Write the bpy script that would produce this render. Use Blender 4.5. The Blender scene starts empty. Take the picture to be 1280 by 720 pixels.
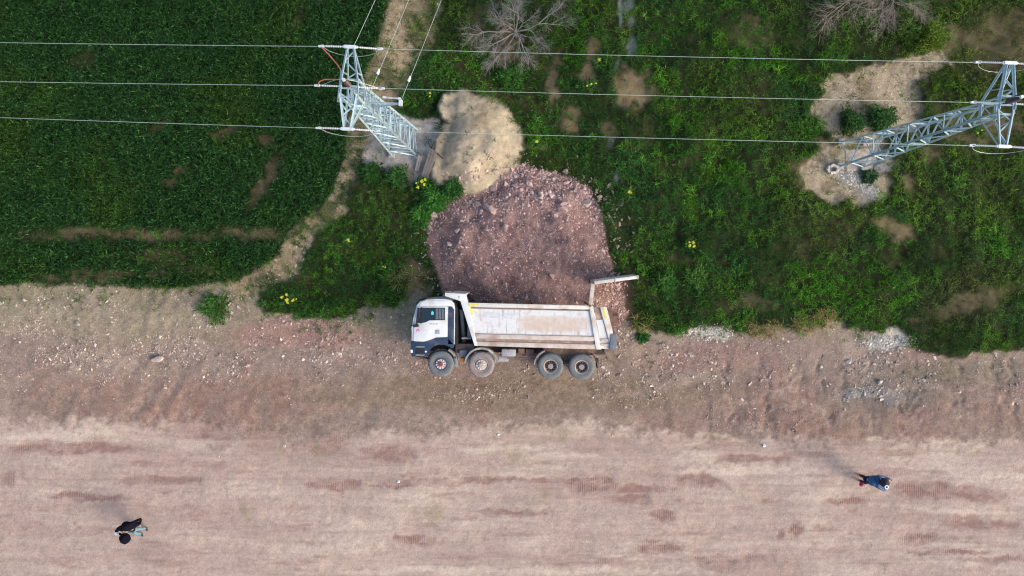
import bpy, bmesh, math, random
import numpy as np
from mathutils import Vector, Matrix
random.seed(7); rng = np.random.default_rng(11)
SC = bpy.context.scene; COL = SC.collection
# ---------------------------------------------------------------- camera, light
H = 32.6; FP = 864.0                       # camera height (m); focal length in photo pixels
cd = bpy.data.cameras.new('camera'); cam = bpy.data.objects.new('camera', cd); COL.objects.link(cam)
cam.location = (0, 0, H)
CR = (Matrix.Rotation(math.atan(.0197), 3, 'Y') @ Matrix.Rotation(-math.atan(.0405), 3, 'X'))     # the drone looks almost straight down
cam.rotation_euler = CR.to_euler(); CRN = np.array(CR)
cd.sensor_width = 36; cd.lens = 36 * FP / 1280; cd.clip_start = 0.5; cd.clip_end = 6000
SC.camera = cam
SUN_EL, SUN_AZ = math.radians(30), math.radians(112)      # azimuth clockwise from +Y (image up)
w = bpy.data.worlds.new('World'); SC.world = w; w.use_nodes = True
nt = w.node_tree; bgn = nt.nodes['Background']
sky = nt.nodes.new('ShaderNodeTexSky'); sky.sky_type = 'NISHITA'; sky.sun_disc = False
sky.sun_elevation = SUN_EL; sky.sun_rotation = SUN_AZ; sky.air_density = 1.0; sky.dust_density = 4.0; sky.ozone_density = 1.0
nt.links.new(sky.outputs[0], bgn.inputs[0]); bgn.inputs[1].default_value = 0.15
sl = bpy.data.lights.new('sun', 'SUN'); sl.energy = 0.9; sl.angle = math.radians(24); sl.color = (1, 0.93, 0.84)
so = bpy.data.objects.new('sun', sl); COL.objects.link(so); so.location = (30, -12, 30)
sd_ = Vector((math.sin(SUN_AZ) * math.cos(SUN_EL), math.cos(SUN_AZ) * math.cos(SUN_EL), math.sin(SUN_EL)))
so.rotation_euler = sd_.to_track_quat('Z', 'Y').to_euler()
SC.view_settings.view_transform = 'Standard'; SC.view_settings.look = 'None'
SC.view_settings.exposure = 0.86; SC.view_settings.gamma = 1
SC.cycles.filter_width = 1.15

def P(px, py, z=0.0):
    d = CR @ Vector(((px - 640) / FP, (360 - py) / FP, -1)); k = (z - H) / d.z
    return Vector((d.x * k, d.y * k, z))
def px_of(x, y):
    x = np.clip(np.asarray(x, float), -90, 90); y = np.clip(np.asarray(y, float), -90, 90); p = np.stack([x, y, np.full(x.shape, -H)], -1) @ CRN
    return 640 + FP * p[..., 0] / -p[..., 2], 360 - FP * p[..., 1] / -p[..., 2]
def lin(c):
    a = np.asarray(c, float) / 255.0
    return np.where(a <= 0.04045, a / 12.92, ((a + 0.055) / 1.055) ** 2.4)
# ---------------------------------------------------------------- materials
def mat(name, col, rough=0.7, metal=0.0, dirt=None, dirt_amt=0.0, dscale=3.0, vary=0.12, bump=0.0, bscale=30.0,
        attr=None, spec=0.4, coat=0.0, trans=0.0, alpha=None):
    m = bpy.data.materials.new(name); m.use_nodes = True; t = m.node_tree; b = t.nodes['Principled BSDF']
    tc = t.nodes.new('ShaderNodeTexCoord')
    def noise(sc, det=5):
        n = t.nodes.new('ShaderNodeTexNoise'); n.inputs['Scale'].default_value = sc; n.inputs['Detail'].default_value = det
        t.links.new(tc.outputs['Object'], n.inputs['Vector']); return n
    if attr:
        a = t.nodes.new('ShaderNodeAttribute'); a.attribute_name = attr; src = a.outputs['Color']
    else:
        r = t.nodes.new('ShaderNodeRGB'); r.outputs[0].default_value = (*col, 1); src = r.outputs[0]
    if vary:
        n = noise(dscale * 2.5); mp = t.nodes.new('ShaderNodeMapRange')
        mp.inputs[1].default_value = 0.3; mp.inputs[2].default_value = 0.7; mp.inputs[3].default_value = 1 - vary; mp.inputs[4].default_value = 1 + vary
        t.links.new(n.outputs[0], mp.inputs[0])
        mx = t.nodes.new('ShaderNodeVectorMath'); mx.operation = 'SCALE'; t.links.new(src, mx.inputs[0]); t.links.new(mp.outputs[0], mx.inputs['Scale']); src = mx.outputs[0]
    if dirt:
        n = noise(dscale); rp = t.nodes.new('ShaderNodeMapRange')
        rp.inputs[1].default_value = 0.62 - dirt_amt * 0.35; rp.inputs[2].default_value = 0.8 - dirt_amt * 0.3
        rp.inputs[3].default_value = 0.0; rp.inputs[4].default_value = min(1, 0.35 + dirt_amt)
        t.links.new(n.outputs[0], rp.inputs[0])
        mx = t.nodes.new('ShaderNodeMix'); mx.data_type = 'RGBA'; t.links.new(rp.outputs[0], mx.inputs[0]); t.links.new(src, mx.inputs[6])
        mx.inputs[7].default_value = (*dirt, 1); src = mx.outputs[2]
    t.links.new(src, b.inputs['Base Color'])
    b.inputs['Roughness'].default_value = rough; b.inputs['Metallic'].default_value = metal
    b.inputs['Specular IOR Level'].default_value = spec
    if coat: b.inputs['Coat Weight'].default_value = coat
    if bump:
        n = noise(bscale); bp = t.nodes.new('ShaderNodeBump'); bp.inputs['Strength'].default_value = bump; bp.inputs['Distance'].default_value = 0.03
        t.links.new(n.outputs[0], bp.inputs['Height']); t.links.new(bp.outputs[0], b.inputs['Normal'])
    if trans:
        tr = t.nodes.new('ShaderNodeBsdfTranslucent'); t.links.new(src, tr.inputs[0])
        ms = t.nodes.new('ShaderNodeMixShader'); ms.inputs[0].default_value = trans
        t.links.new(b.outputs[0], ms.inputs[1]); t.links.new(tr.outputs[0], ms.inputs[2]); t.links.new(ms.outputs[0], t.nodes['Material Output'].inputs[0])
    return m
DUST = (0.36, 0.25, 0.19)
M = dict(
    white=mat('white_paint', (0.66, 0.68, 0.68), 0.35, dirt=(0.5, 0.42, 0.35), dirt_amt=0.2, dscale=1.6, vary=0.04, coat=0.3),
    bed=mat('bed_white_paint', (0.66, 0.64, 0.59), 0.55, dirt=(0.44, 0.31, 0.23), dirt_amt=0.42, dscale=1.9, vary=0.06),
    bedrib=mat('dusty_rib_paint', (0.56, 0.49, 0.43), 0.6, dirt=(0.38, 0.26, 0.2), dirt_amt=0.5, dscale=1.7, vary=0.12),
    beddirty=mat('dirty_bed_paint', (0.30, 0.20, 0.16), 0.8, dirt=(0.5, 0.4, 0.33), dirt_amt=0.35, dscale=3, vary=0.2),
    blue=mat('dark_blue_paint', (0.025, 0.05, 0.095), 0.45, dirt=(0.16, 0.15, 0.15), dirt_amt=0.2, dscale=2, vary=0.1),
    black=mat('black_plastic', (0.018, 0.02, 0.024), 0.5, dirt=(0.08, 0.07, 0.065), dirt_amt=0.3, vary=0.2),
    glass=mat('cab_glass', (0.012, 0.028, 0.038), 0.06, vary=0.0, spec=0.8),
    blind=mat('cab_curtain', (0.16, 0.18, 0.20), 0.8),
    cyan=mat('cyan_plastic', (0.1, 0.55, 0.6), 0.6),
    tyre=mat('dusty_tyre_rubber', (0.13, 0.15, 0.155), 0.9, dirt=(0.2, 0.17, 0.155), dirt_amt=0.4, dscale=2.2, vary=0.15, bump=0.4, bscale=18),
    tyre2=mat('muddy_tyre_rubber', (0.24, 0.205, 0.195), 0.95, dirt=(0.16, 0.15, 0.15), dirt_amt=0.3, dscale=2.2, vary=0.15, bump=0.4, bscale=18),
    rim=mat('dusty_steel_rim', (0.42, 0.35, 0.31), 0.6, dirt=DUST, dirt_amt=0.4, dscale=5),
    rimwhite=mat('white_rim_spokes', (0.66, 0.6, 0.56), 0.5, dirt=DUST, dirt_amt=0.25, dscale=7),
    hubred=mat('red_hub', (0.22, 0.05, 0.045), 0.6, dirt=DUST, dirt_amt=0.3, dscale=8),
    hub=mat('grey_hub', (0.25, 0.24, 0.24), 0.5, dirt=DUST, dirt_amt=0.3, dscale=8),
    chassis=mat('muddy_chassis', (0.055, 0.045, 0.042), 0.8, dirt=(0.2, 0.14, 0.11), dirt_amt=0.35, dscale=3, vary=0.25),
    brownsteel=mat('mud_caked_steel', (0.17, 0.11, 0.085), 0.9, dirt=(0.3, 0.21, 0.16), dirt_amt=0.35, dscale=4, vary=0.25, bump=0.4),
    fender=mat('dusty_grey_fender', (0.24, 0.24, 0.24), 0.7, dirt=(0.36, 0.3, 0.26), dirt_amt=0.35, dscale=4, vary=0.12),
    tank=mat('aluminium_tank', (0.42, 0.42, 0.43), 0.45, 0.4, dirt=DUST, dirt_amt=0.35, dscale=4),
    bluegrey=mat('blue_grey_rubber', (0.13, 0.155, 0.19), 0.7, dirt=(0.2, 0.18, 0.17), dirt_amt=0.25),
    yellow=mat('yellow_tape', (0.72, 0.68, 0.06), 0.5, vary=0.1),
    magenta=mat('magenta_print', (0.62, 0.05, 0.32), 0.5, vary=0.0),
    print_=mat('faded_print', (0.52, 0.56, 0.61), 0.6, dirt=(0.72, 0.72, 0.7), dirt_amt=0.4, dscale=5, vary=0.05),
    printd=mat('grey_print', (0.3, 0.31, 0.33), 0.6, vary=0.1),
    orange=mat('orange_marker', (0.7, 0.25, 0.06), 0.5),
    lens=mat('clear_lens', (0.75, 0.78, 0.8), 0.1),
    steel=mat('galvanised_paint', (0.47, 0.62, 0.67), 0.4, 0.3, dirt=(0.24, 0.26, 0.26), dirt_amt=0.35, dscale=4, vary=0.25),
    insul=mat('pale_insulator', (0.62, 0.64, 0.66), 0.3, vary=0.05),
    insulbrown=mat('brown_porcelain', (0.05, 0.03, 0.03), 0.2, vary=0.1),
    fitting=mat('bright_fitting', (0.7, 0.76, 0.78), 0.4, 0.3),
    wire=mat('aluminium_wire', (0.42, 0.52, 0.47), 0.45, 0.3, vary=0.0),
    wirered=mat('red_brown_cable', (0.33, 0.13, 0.09), 0.6, vary=0.1),
    bark=mat('grey_bark', (0.20, 0.19, 0.185), 0.9, vary=0.25, dscale=2),
    bark2=mat('pale_brown_bark', (0.25, 0.21, 0.18), 0.9, vary=0.25, dscale=2),
    wood=mat('weathered_wood', (0.19, 0.165, 0.15), 0.9, dirt=(0.08, 0.07, 0.06), dirt_amt=0.3, dscale=6, bump=0.6),
    woodpale=mat('pale_weathered_wood', (0.42, 0.36, 0.29), 0.9, vary=0.15, dscale=6, bump=0.4),
    concrete=mat('concrete', (0.36, 0.34, 0.33), 0.9, dirt=(0.25, 0.22, 0.19), dirt_amt=0.3, dscale=4, bump=0.4),
    padearth=mat('dusty_concrete', (0.40, 0.34, 0.29), 0.95, dirt=(0.25, 0.23, 0.2), dirt_amt=0.4, dscale=2.2, vary=.25, bump=.4),
    rockred=mat('red_stone', (0.33, 0.23, 0.215), 0.9, vary=0.22, dscale=4, bump=0.7, bscale=14),
    rockpale=mat('pale_stone', (0.40, 0.32, 0.28), 0.9, vary=0.35, dscale=4, bump=0.6, bscale=14),
    rockwhite=mat('white_stone', (0.52, 0.48, 0.43), 0.9, vary=0.3, dscale=4, bump=0.5, bscale=14),
    leaf=mat('leaf_green', (0.05, 0.12, 0.03), 0.7, attr='Col', vary=0.0, spec=0.08, trans=0.25),
    flower=mat('yellow_petals', (0.50, 0.49, 0.03), 0.6, vary=0.1),
    skin=mat('skin', (0.45, 0.26, 0.2), 0.55, vary=0.03),
    jacketblack=mat('black_cloth', (0.006, 0.006, 0.012), 0.95, spec=.1, vary=0.2, dscale=6),
    jacketblue=mat('blue_quilted_cloth', (0.02, 0.075, 0.19), 0.6, vary=0.25, dscale=8),
    jeans=mat('washed_denim', (0.13, 0.23, 0.28), 0.85, vary=0.2, dscale=9),
    whitecloth=mat('white_cloth', (0.68, 0.74, 0.78), 0.85, vary=0.05),
    hair=mat('dark_hair', (0.012, 0.01, 0.01), 0.6, vary=0.2),
    darktrousers=mat('dark_trousers', (0.02, 0.02, 0.03), 0.85),
    redcloth=mat('red_cloth', (0.36, 0.03, 0.06), 0.7, vary=0.15, dscale=9),
    pinkcloth=mat('pink_cloth', (0.62, 0.33, 0.36), 0.8, vary=0.1),
    shoe=mat('dark_shoe', (0.03, 0.03, 0.035), 0.7),
)
# ---------------------------------------------------------------- object helpers
def tag(o, label=None, cat=None, group=None, kind=None):
    if label: o['label'] = label
    if cat: o['category'] = cat
    if group: o['group'] = group
    if kind: o['kind'] = kind
    return o
def root(name, loc, label, cat, group=None, rz=0.0):
    o = bpy.data.objects.new(name, None); COL.objects.link(o); o.location = loc; o.rotation_euler = (0, 0, rz)
    o.empty_display_size = 0.2
    return tag(o, label, cat, group)
def link(name, me, parent=None, m=None, smooth=False):
    o = bpy.data.objects.new(name, me); COL.objects.link(o)
    if m is not None and not me.materials: me.materials.append(m)
    if smooth:
        me.polygons.foreach_set('use_smooth', [True] * len(me.polygons))
    if parent: o.parent = parent
    return o
class MB:
    def __init__(s): s.bm = bmesh.new()
    def box(s, x0, x1, y0, y1, z0, z1, rot=None, bev=0.0):
        r = bmesh.ops.create_cube(s.bm, size=1); vs = r['verts']
        c = Vector(((x0 + x1) / 2, (y0 + y1) / 2, (z0 + z1) / 2)); d = (abs(x1 - x0), abs(y1 - y0), abs(z1 - z0))
        for v in vs:
            p = Vector((v.co.x * d[0], v.co.y * d[1], v.co.z * d[2]))
            if rot: p = rot @ p
            v.co = p + c
        if bev:
            es = list({e for v in vs for e in v.link_edges})
            bmesh.ops.bevel(s.bm, geom=es, offset=bev, segments=2, affect='EDGES', profile=0.6)
        return s
    def prism(s, pts, z0, z1, bev=0.0):
        bot = [s.bm.verts.new((p[0], p[1], z0)) for p in pts]; top = [s.bm.verts.new((p[0], p[1], z1)) for p in pts]
        n = len(pts); fs = [s.bm.faces.new(top), s.bm.faces.new(bot[::-1])]
        for i in range(n):
            fs.append(s.bm.faces.new((bot[i], bot[(i + 1) % n], top[(i + 1) % n], top[i])))
        if bev:
            es = list({e for f in fs[:1] for e in f.edges})
            bmesh.ops.bevel(s.bm, geom=es, offset=bev, segments=2, affect='EDGES', profile=0.6)
        return s
    def tube(s, a, b, r0, r1=None, n=8):
        a, b = Vector(a), Vector(b); r1 = r0 if r1 is None else r1
        d = (b - a); q = d.to_track_quat('Z', 'Y')
        A = [s.bm.verts.new(a + q @ Vector((r0 * math.cos(t), r0 * math.sin(t), 0))) for t in [2 * math.pi * k / n for k in range(n)]]
        B = [s.bm.verts.new(b + q @ Vector((r1 * math.cos(t), r1 * math.sin(t), 0))) for t in [2 * math.pi * k / n for k in range(n)]]
        for k in range(n): s.bm.faces.new((A[k], A[(k + 1) % n], B[(k + 1) % n], B[k]))
        s.bm.faces.new(A[::-1]); s.bm.faces.new(B); return s
    def path(s, pts, r, n=5):
        pts = [Vector(p) for p in pts]; rings = []
        for i, p in enumerate(pts):
            d = (pts[min(i + 1, len(pts) - 1)] - pts[max(i - 1, 0)]); q = d.to_track_quat('Z', 'Y')
            rings.append([s.bm.verts.new(p + q @ Vector((r * math.cos(2 * math.pi * k / n), r * math.sin(2 * math.pi * k / n), 0))) for k in range(n)])
        for a, b in zip(rings, rings[1:]):
            for k in range(n): s.bm.faces.new((a[k], a[(k + 1) % n], b[(k + 1) % n], b[k]))
        s.bm.faces.new(rings[0][::-1]); s.bm.faces.new(rings[-1]); return s
    def lathe(s, prof, cx, cy, n=48, mod=None):       # prof: (r, z), axis along +Z
        rings = []
        for i, (r, z) in enumerate(prof):
            ring = []
            for k in range(n):
                rr = r * (mod(i, k) if mod else 1)
                t = 2 * math.pi * k / n; ring.append(s.bm.verts.new((cx + rr * math.cos(t), cy + rr * math.sin(t), z)))
            rings.append(ring)
        for a, b in zip(rings, rings[1:]):
            for k in range(n): s.bm.faces.new((a[k], a[(k + 1) % n], b[(k + 1) % n], b[k]))
        return s
    def capped(s, r, z0, z1, cx, cy, n=24):
        return s.lathe([(0.001, z1), (r * 0.85, z1), (r, z1 - (z1 - z0) * 0.2), (r, z0), (0.001, z0)], cx, cy, n)
    def arc(s, cx, cy, r0, r1, a0, a1, z0, z1, n=14):
        pts = [(cx + r1 * math.cos(math.radians(a0 + (a1 - a0) * k / n)), cy + r1 * math.sin(math.radians(a0 + (a1 - a0) * k / n))) for k in range(n + 1)]
        ins = [(cx + r0 * math.cos(math.radians(a0 + (a1 - a0) * k / n)), cy + r0 * math.sin(math.radians(a0 + (a1 - a0) * k / n))) for k in range(n + 1)]
        for k in range(n):
            q = [ins[k], pts[k], pts[k + 1], ins[k + 1]]
            s.prism(q, z0, z1)
        bmesh.ops.remove_doubles(s.bm, verts=s.bm.verts, dist=0.0005)
        return s
    def build(s, name, m, parent=None, smooth=False, label=None):
        bmesh.ops.recalc_face_normals(s.bm, faces=s.bm.faces)
        me = bpy.data.meshes.new(name); s.bm.to_mesh(me); s.bm.free()
        o = link(name, me, parent, m)
        if smooth:
            me.polygons.foreach_set('use_smooth', [True] * len(me.polygons)); me.set_sharp_from_angle(angle=math.radians(38))
        if label: o['label'] = label
        return o
def npmesh(name, verts, faces, cols=None, smooth=False):     # faces: (n,k) array
    me = bpy.data.meshes.new(name); nf, k = faces.shape
    me.vertices.add(len(verts)); me.vertices.foreach_set('co', np.ascontiguousarray(verts, np.float32).ravel())
    me.loops.add(nf * k); me.loops.foreach_set('vertex_index', np.ascontiguousarray(faces, np.int32).ravel())
    me.polygons.add(nf); me.polygons.foreach_set('loop_start', np.arange(0, nf * k, k, dtype=np.int32))
    me.polygons.foreach_set('use_smooth', np.full(nf, smooth))
    if cols is not None:
        a = me.color_attributes.new('Col', 'FLOAT_COLOR', 'POINT'); c = np.ones((len(verts), 4), np.float32); c[:, :3] = cols
        a.data.foreach_set('color', c.ravel())
    me.update(calc_edges=True); return me
# ---------------------------------------------------------------- noise and regions
_tab = np.random.default_rng(3).random((8, 256, 256)) * 2 - 1
def vn(x, y, k):
    xi = np.floor(x).astype(np.int64); yi = np.floor(y).astype(np.int64); fx = x - xi; fy = y - yi
    fx = fx * fx * (3 - 2 * fx); fy = fy * fy * (3 - 2 * fy); T = _tab[k % 8]
    a = T[xi % 256, yi % 256]; b = T[(xi + 1) % 256, yi % 256]; c = T[xi % 256, (yi + 1) % 256]; d = T[(xi + 1) % 256, (yi + 1) % 256]
    return (a * (1 - fx) + b * fx) * (1 - fy) + (c * (1 - fx) + d * fx) * fy
def fbm(U, V, sc, k=0, sx=1.0, sy=1.0, o=4, rough=0.55):
    x = U / (sc * sx) + 17.3 * k; y = V / (sc * sy) + 9.1 * k; r = 0; a = 1.0; t = 0
    for i in range(o):
        r = r + a * vn(x, y, k + i); t += a; a *= rough; x = x * 2.03 + 5.2; y = y * 2.03 + 1.7
    return r / t * 1.6
def sdf(poly, U, V):
    n = len(poly); d2 = np.full(U.shape, 1e18); ins = np.zeros(U.shape, bool)
    for i in range(n):
        (x0, y0), (x1, y1) = poly[i], poly[(i + 1) % n]
        ex, ey = x1 - x0, y1 - y0; px_, py_ = U - x0, V - y0
        t = np.clip((px_ * ex + py_ * ey) / (ex * ex + ey * ey + 1e-9), 0, 1)
        d2 = np.minimum(d2, (px_ - t * ex) ** 2 + (py_ - t * ey) ** 2)
        c = ((y0 <= V) & (V < y1)) | ((y1 <= V) & (V < y0))
        with np.errstate(divide='ignore', invalid='ignore'):
            ins ^= c & (U < x0 + (V - y0) / (y1 - y0 if y1 != y0 else 1) * ex)
    d = np.sqrt(d2); return np.where(ins, d, -d)
def sstep(x, a, b):
    t = np.clip((x - a) / (b - a), 0, 1); return t * t * (3 - 2 * t)
def ell(U, V, cx, cy, rx, ry, ang=0.0):
    c, s = math.cos(math.radians(ang)), math.sin(math.radians(ang)); a = (U - cx) * c + (V - cy) * s; b = -(U - cx) * s + (V - cy) * c
    return 1 - np.sqrt((a / rx) ** 2 + (b / ry) ** 2)
B = 4000
CROP = [(-B, -B), (500, -B), (484, 0), (470, 55), (449, 105), (437, 140), (428, 190), (412, 240), (398, 262), (372, 279), (355, 292), (345, 318), (318, 336), (285, 350), (210, 357), (150, 357), (60, 353), (-B, 354)]
TRACK = [(484, -B), (484, 0), (470, 55), (449, 105), (437, 140), (426, 190), (412, 240), (398, 262), (372, 279), (350, 295), (320, 335), (285, 350), (300, 366), (350, 352), (372, 330), (378, 305), (410, 285), (425, 262), (440, 240), (440, 215), (462, 200), (480, 165), (500, 130), (520, 95), (545, 60), (556, 0), (560, -B)]
GRASS = [(556, -B), (556, 0), (540, 60), (515, 95), (500, 130), (478, 165), (455, 195), (445, 235), (425, 270), (400, 292), (380, 320), (372, 340), (345, 358), (320, 362), (322, 385), (340, 394), (395, 398), (440, 394), (470, 386), (505, 378), (522, 362), (550, 366), (600, 380), (760, 385), (785, 398), (800, 412), (850, 416), (905, 408), (930, 412), (960, 404), (1000, 408), (1040, 402), (1085, 415), (1120, 424), (1150, 434), (1195, 447), (1232, 436), (1300, 443), (B, 450), (B, -B)]
CLAY = [(552, 122), (575, 116), (603, 120), (636, 136), (651, 165), (652, 192), (640, 212), (615, 232), (592, 244), (570, 240), (550, 230), (538, 222), (541, 192), (549, 168), (556, 152), (546, 140)]
SILT = [(497, 140), (512, 152), (545, 150), (549, 168), (541, 192), (536, 222), (520, 222), (504, 230), (490, 222), (478, 208), (462, 210), (455, 196), (466, 170), (480, 150)]
PILE = [(531, 278), (540, 258), (562, 247), (590, 244), (615, 232), (636, 212), (650, 208), (685, 216), (715, 221), (735, 236), (748, 262), (756, 290), (760, 318), (766, 340), (782, 362), (786, 392), (776, 412), (762, 420), (720, 425), (620, 425), (570, 400), (556, 368), (548, 345), (536, 318)]
BARE = [(1012, 145), (1030, 118), (1042, 98), (1075, 84), (1130, 74), (1162, 64), (1180, 68), (1196, 84), (1160, 92), (1138, 104), (1136, 122), (1148, 142), (1140, 160), (1112, 172), (1098, 182), (1086, 205), (1062, 214), (1046, 200), (1056, 182), (1050, 168), (1030, 158)]
BARE2 = [(1012, 204), (1030, 198), (1042, 186), (1052, 200), (1078, 205), (1100, 214), (1104, 228), (1098, 248), (1080, 254), (1058, 250), (1044, 258), (1026, 244), (1010, 226)]
def roadline(U):
    return np.interp(U, [-B, 0, 120, 250, 300, 420, 600, 740, 850, 960, 1100, 1280, B], [530, 529, 531, 524, 540, 545, 536, 531, 548, 552, 556, 552, 552])

def strip0(V): return sstep(V, 460, 485) * sstep(-V, -555, -530)
def ob0(U, V, wx): return np.sin((U + 0.55 * V + wx * 1.2) / 5.2)
def zones(U, V):
    """U, V = map coordinates in photo pixels at ground level (26.5 per metre)"""
    wx = fbm(U, V, 30, 1) * 7 + fbm(U, V, 8, 2) * 3; wy = fbm(U, V, 30, 3) * 7 + fbm(U, V, 8, 4) * 3
    Uw, Vw = U + wx, V + wy; Uh, Vh = U + wx * .5, V + wy * .5
    Z = {}
    dcrop = sdf(CROP, Uh, Vh); dgrass = sdf(GRASS, Uw, Vw); dtrack = sdf(TRACK, Uw, Vw)
    dclay = sdf(CLAY, U + wx * .45, V + wy * .45); dsilt = sdf(SILT, Uh, Vh); dpile = sdf(PILE, Uh, Vh)
    dbare = np.maximum(sdf(BARE, U + 1.7 * wx, V + 1.7 * wy), sdf(BARE2, U + 1.9 * wx, V + 1.9 * wy)) + 2 * fbm(U, V, 9, 2)
    n1 = fbm(U, V, 60, 0); n2 = fbm(U, V, 14, 5); n3 = fbm(U, V, 5, 6, o=3)
    st = fbm(U, V, 12, 2, sx=7, sy=0.8); st2 = fbm(U, V, 30, 4, sx=4, sy=0.9, o=5)
    C = np.zeros(U.shape + (3,))
    def put(c, a):
        nonlocal C
        a = np.clip(a, 0, 1)[..., None]; C = C * (1 - a) + lin(c) * a
    # ---- bare working strip
    put((161, 142, 130), np.ones(U.shape))
    put((166, 154, 130), sstep(-V + n1 * 14, -440, -400) * 0.85)
    put((140, 134, 106), sstep(-V + n1 * 10 + n2 * 6, -392, -368) * 0.5)
    put((160, 126, 116), sstep(n1 + 0.4 * n2, 0.0, 0.7) * sstep(V, 410, 470) * 0.6)
    put((138, 123, 113), sstep(fbm(U, V, 45, 7) + .5 * n2, 0.1, 0.7) * 0.55)
    put((176, 158, 143), sstep(fbm(U, V, 34, 3) + .5 * n2, 0.1, 0.8) * 0.5)
    put((156, 124, 112), sstep(V + n1 * 10, 452, 480) * np.maximum(sstep(ell(Uw, V, 240, 495, 230, 60), -.1, .5), .8 * sstep(ell(Uw, V, 1060, 515, 300, 50), -.1, .5)) * (.35 + .4 * sstep(n2 + fbm(U, V, 26, 5), -.2, .6)))
    put((146, 112, 103), sstep(V, 470, 490) * sstep(ell(Uw, V, 300, 515, 150, 30), 0, .6) * sstep(ob0(U, V, wx), -.2, .9) * .4)
    put((168, 132, 124), sstep(ell(Uw, Vw, 375, 418, 105, 22), -0.1, 0.4) * 0.75)
    put((158, 148, 118), sstep(ell(Uw, Vw, 480, 405, 60, 22), -0.1, 0.5) * 0.5)
    put((140, 122, 100), sstep(ell(Uw, Vw, 640, 492, 300, 26), -0.2, 0.5) * 0.55)
    put((124, 121, 112), sstep(ell(Uw, Vw, 1110, 492, 95, 34), -0.1, 0.6) * 0.55)
    put((160, 164, 166), sstep(ell(Uw, Vw, 1090, 494, 50, 9), -0.1, 0.6) * 0.5)
    put((124, 118, 96), sstep(ell(Uw, Vw, 1200, 466, 130, 24), -0.1, 0.6) * 0.45)
    put((122, 106, 98), strip0(V) * sstep(U, 700, 860) * sstep(fbm(U, V, 11, 4, sx=.6, sy=3, o=4) + .3 * n2, .15, .7) * .6)
    put((180, 160, 146), strip0(V) * sstep(U, 600, 800) * sstep(fbm(U, V, 12, 6, sx=2.5, sy=.8, o=4), .3, .8) * .5)
    put((166, 128, 118), sstep(ell(Uw, Vw, 880, 448, 110, 22), -0.1, 0.5) * 0.45)
    put((170, 148, 132), sstep(ell(Uw, Vw, 800, 440, 35, 22), -0.1, 0.5) * 0.6)
    # ---- road
    dr = V - roadline(U) + n1 * 5 + n2 * 3.5
    road = sstep(dr + 5 * n3 + 4 * n2, -11, 11)
    put((197, 175, 163), road)
    put((213, 194, 180), road * sstep(st2 + st * .3 + .5 * n1, 0.0, 0.9) * 0.7)
    put((180, 157, 146), road * sstep(-st2 + .3 * st + .25 * n3 - .5 * n1, 0.1, 1.0) * 0.7)
    put((186, 165, 152), road * sstep(np.sin(V / 7 + wy * .25 + n1 * 1.5), .2, 1) * sstep(fbm(U, V, 150, 2), 0, .5) * .5)
    put((186, 161, 151), road * sstep(fbm(U, V, 90, 5, sx=2, sy=.6), 0.1, 0.8) * 0.5)
    damp = np.zeros(U.shape); Ur, Vr = U + wx * 1.3 + n2 * 9, V + wy * .55 + n3 * 1.5
    for cx, cy, rx, ry in [(95, 560, 110, 10), (10, 600, 14, 14), (490, 568, 38, 15), (540, 602, 75, 5), (505, 607, 60, 3), (590, 600, 40, 5), (690, 600, 90, 4),
                           (745, 607, 34, 12), (800, 612, 60, 7), (1170, 614, 70, 12), (1225, 620, 40, 8), (875, 600, 40, 9), (1260, 600, 30, 4), (1000, 660, 14, 9), (975, 668, 10, 6), (1150, 675, 30, 9),
                           (800, 625, 40, 7), (420, 606, 34, 9), (225, 600, 26, 7), (400, 560, 26, 8), (395, 545, 60, 12), (520, 675, 40, 9), (820, 685, 45, 10), (1220, 655, 55, 9), (1245, 700, 60, 5), (330, 540, 120, 14),
                           (180, 600, 45, 6), (105, 620, 60, 6), (835, 645, 24, 9), (1060, 625, 30, 6), (930, 575, 60, 6), (640, 640, 60, 5), (910, 700, 70, 6), (1185, 690, 60, 4)]:
        damp = np.maximum(damp, sstep(ell(Ur, Vr, cx, cy, rx, ry), -0.1, 0.45))
    damp = np.maximum(damp, sstep(fbm(U, V, 16, 3, sx=4.0, sy=.7, o=5) + .2 * n1, 0.45, 0.75) * 0.55) * road
    damp = damp * (.5 + .5 * sstep(fbm(U, V, 9, 1, sx=1.6, sy=.8, o=4) + .3 * n3, -.45, .25))
    put((158, 127, 118), damp * 0.92)
    put((166, 141, 130), road * sstep(fbm(U, V, 7, 6, o=3), .62, .85) * sstep(fbm(U, V, 50, 1), 0, .5) * .7)
    put((150, 122, 112), road * sstep(V, 525, 535) * sstep(-V, -580, -560) * sstep(ell(Uw, Vw, 340, 552, 130, 16), -.1, .5) * sstep(n2 + n3, -.4, .5) * .5)
    for yy, am, wd, c_ in [(548, 6, 2.2, (210, 190, 175)), (566, 5, 1.6, (176, 152, 142)), (584, 4, 2.4, (208, 188, 174)), (597, 3, 1.3, (172, 147, 138)), (609, 3, 1.5, (176, 150, 141)), (632, 5, 2.6, (208, 190, 176)), (648, 4, 1.4, (176, 154, 144)), (664, 4, 1.8, (180, 156, 148)), (676, 3, 3.0, (209, 191, 178)), (690, 5, 1.6, (176, 154, 144)), (703, 3, 1.6, (182, 160, 150)), (712, 3, 3.5, (211, 193, 180)), (734, 3, 2, (178, 156, 146))]:
        line = np.exp(-((V - yy - am * np.sin(U / 210 + yy) - am * .4 * np.sin(U / 67 + yy * 2) - .8 * n2) / wd) ** 2)
        put(c_, road * line * sstep(fbm(U, V, 120, int(yy) % 7, sx=1.6, sy=.3, o=4) + .2 * n3, -.35, .5) * .55)
    put((216, 199, 184), road * sstep(ell(Ur, Vr, 870, 573, 60, 12), 0, .6) * 0.6)
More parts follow.
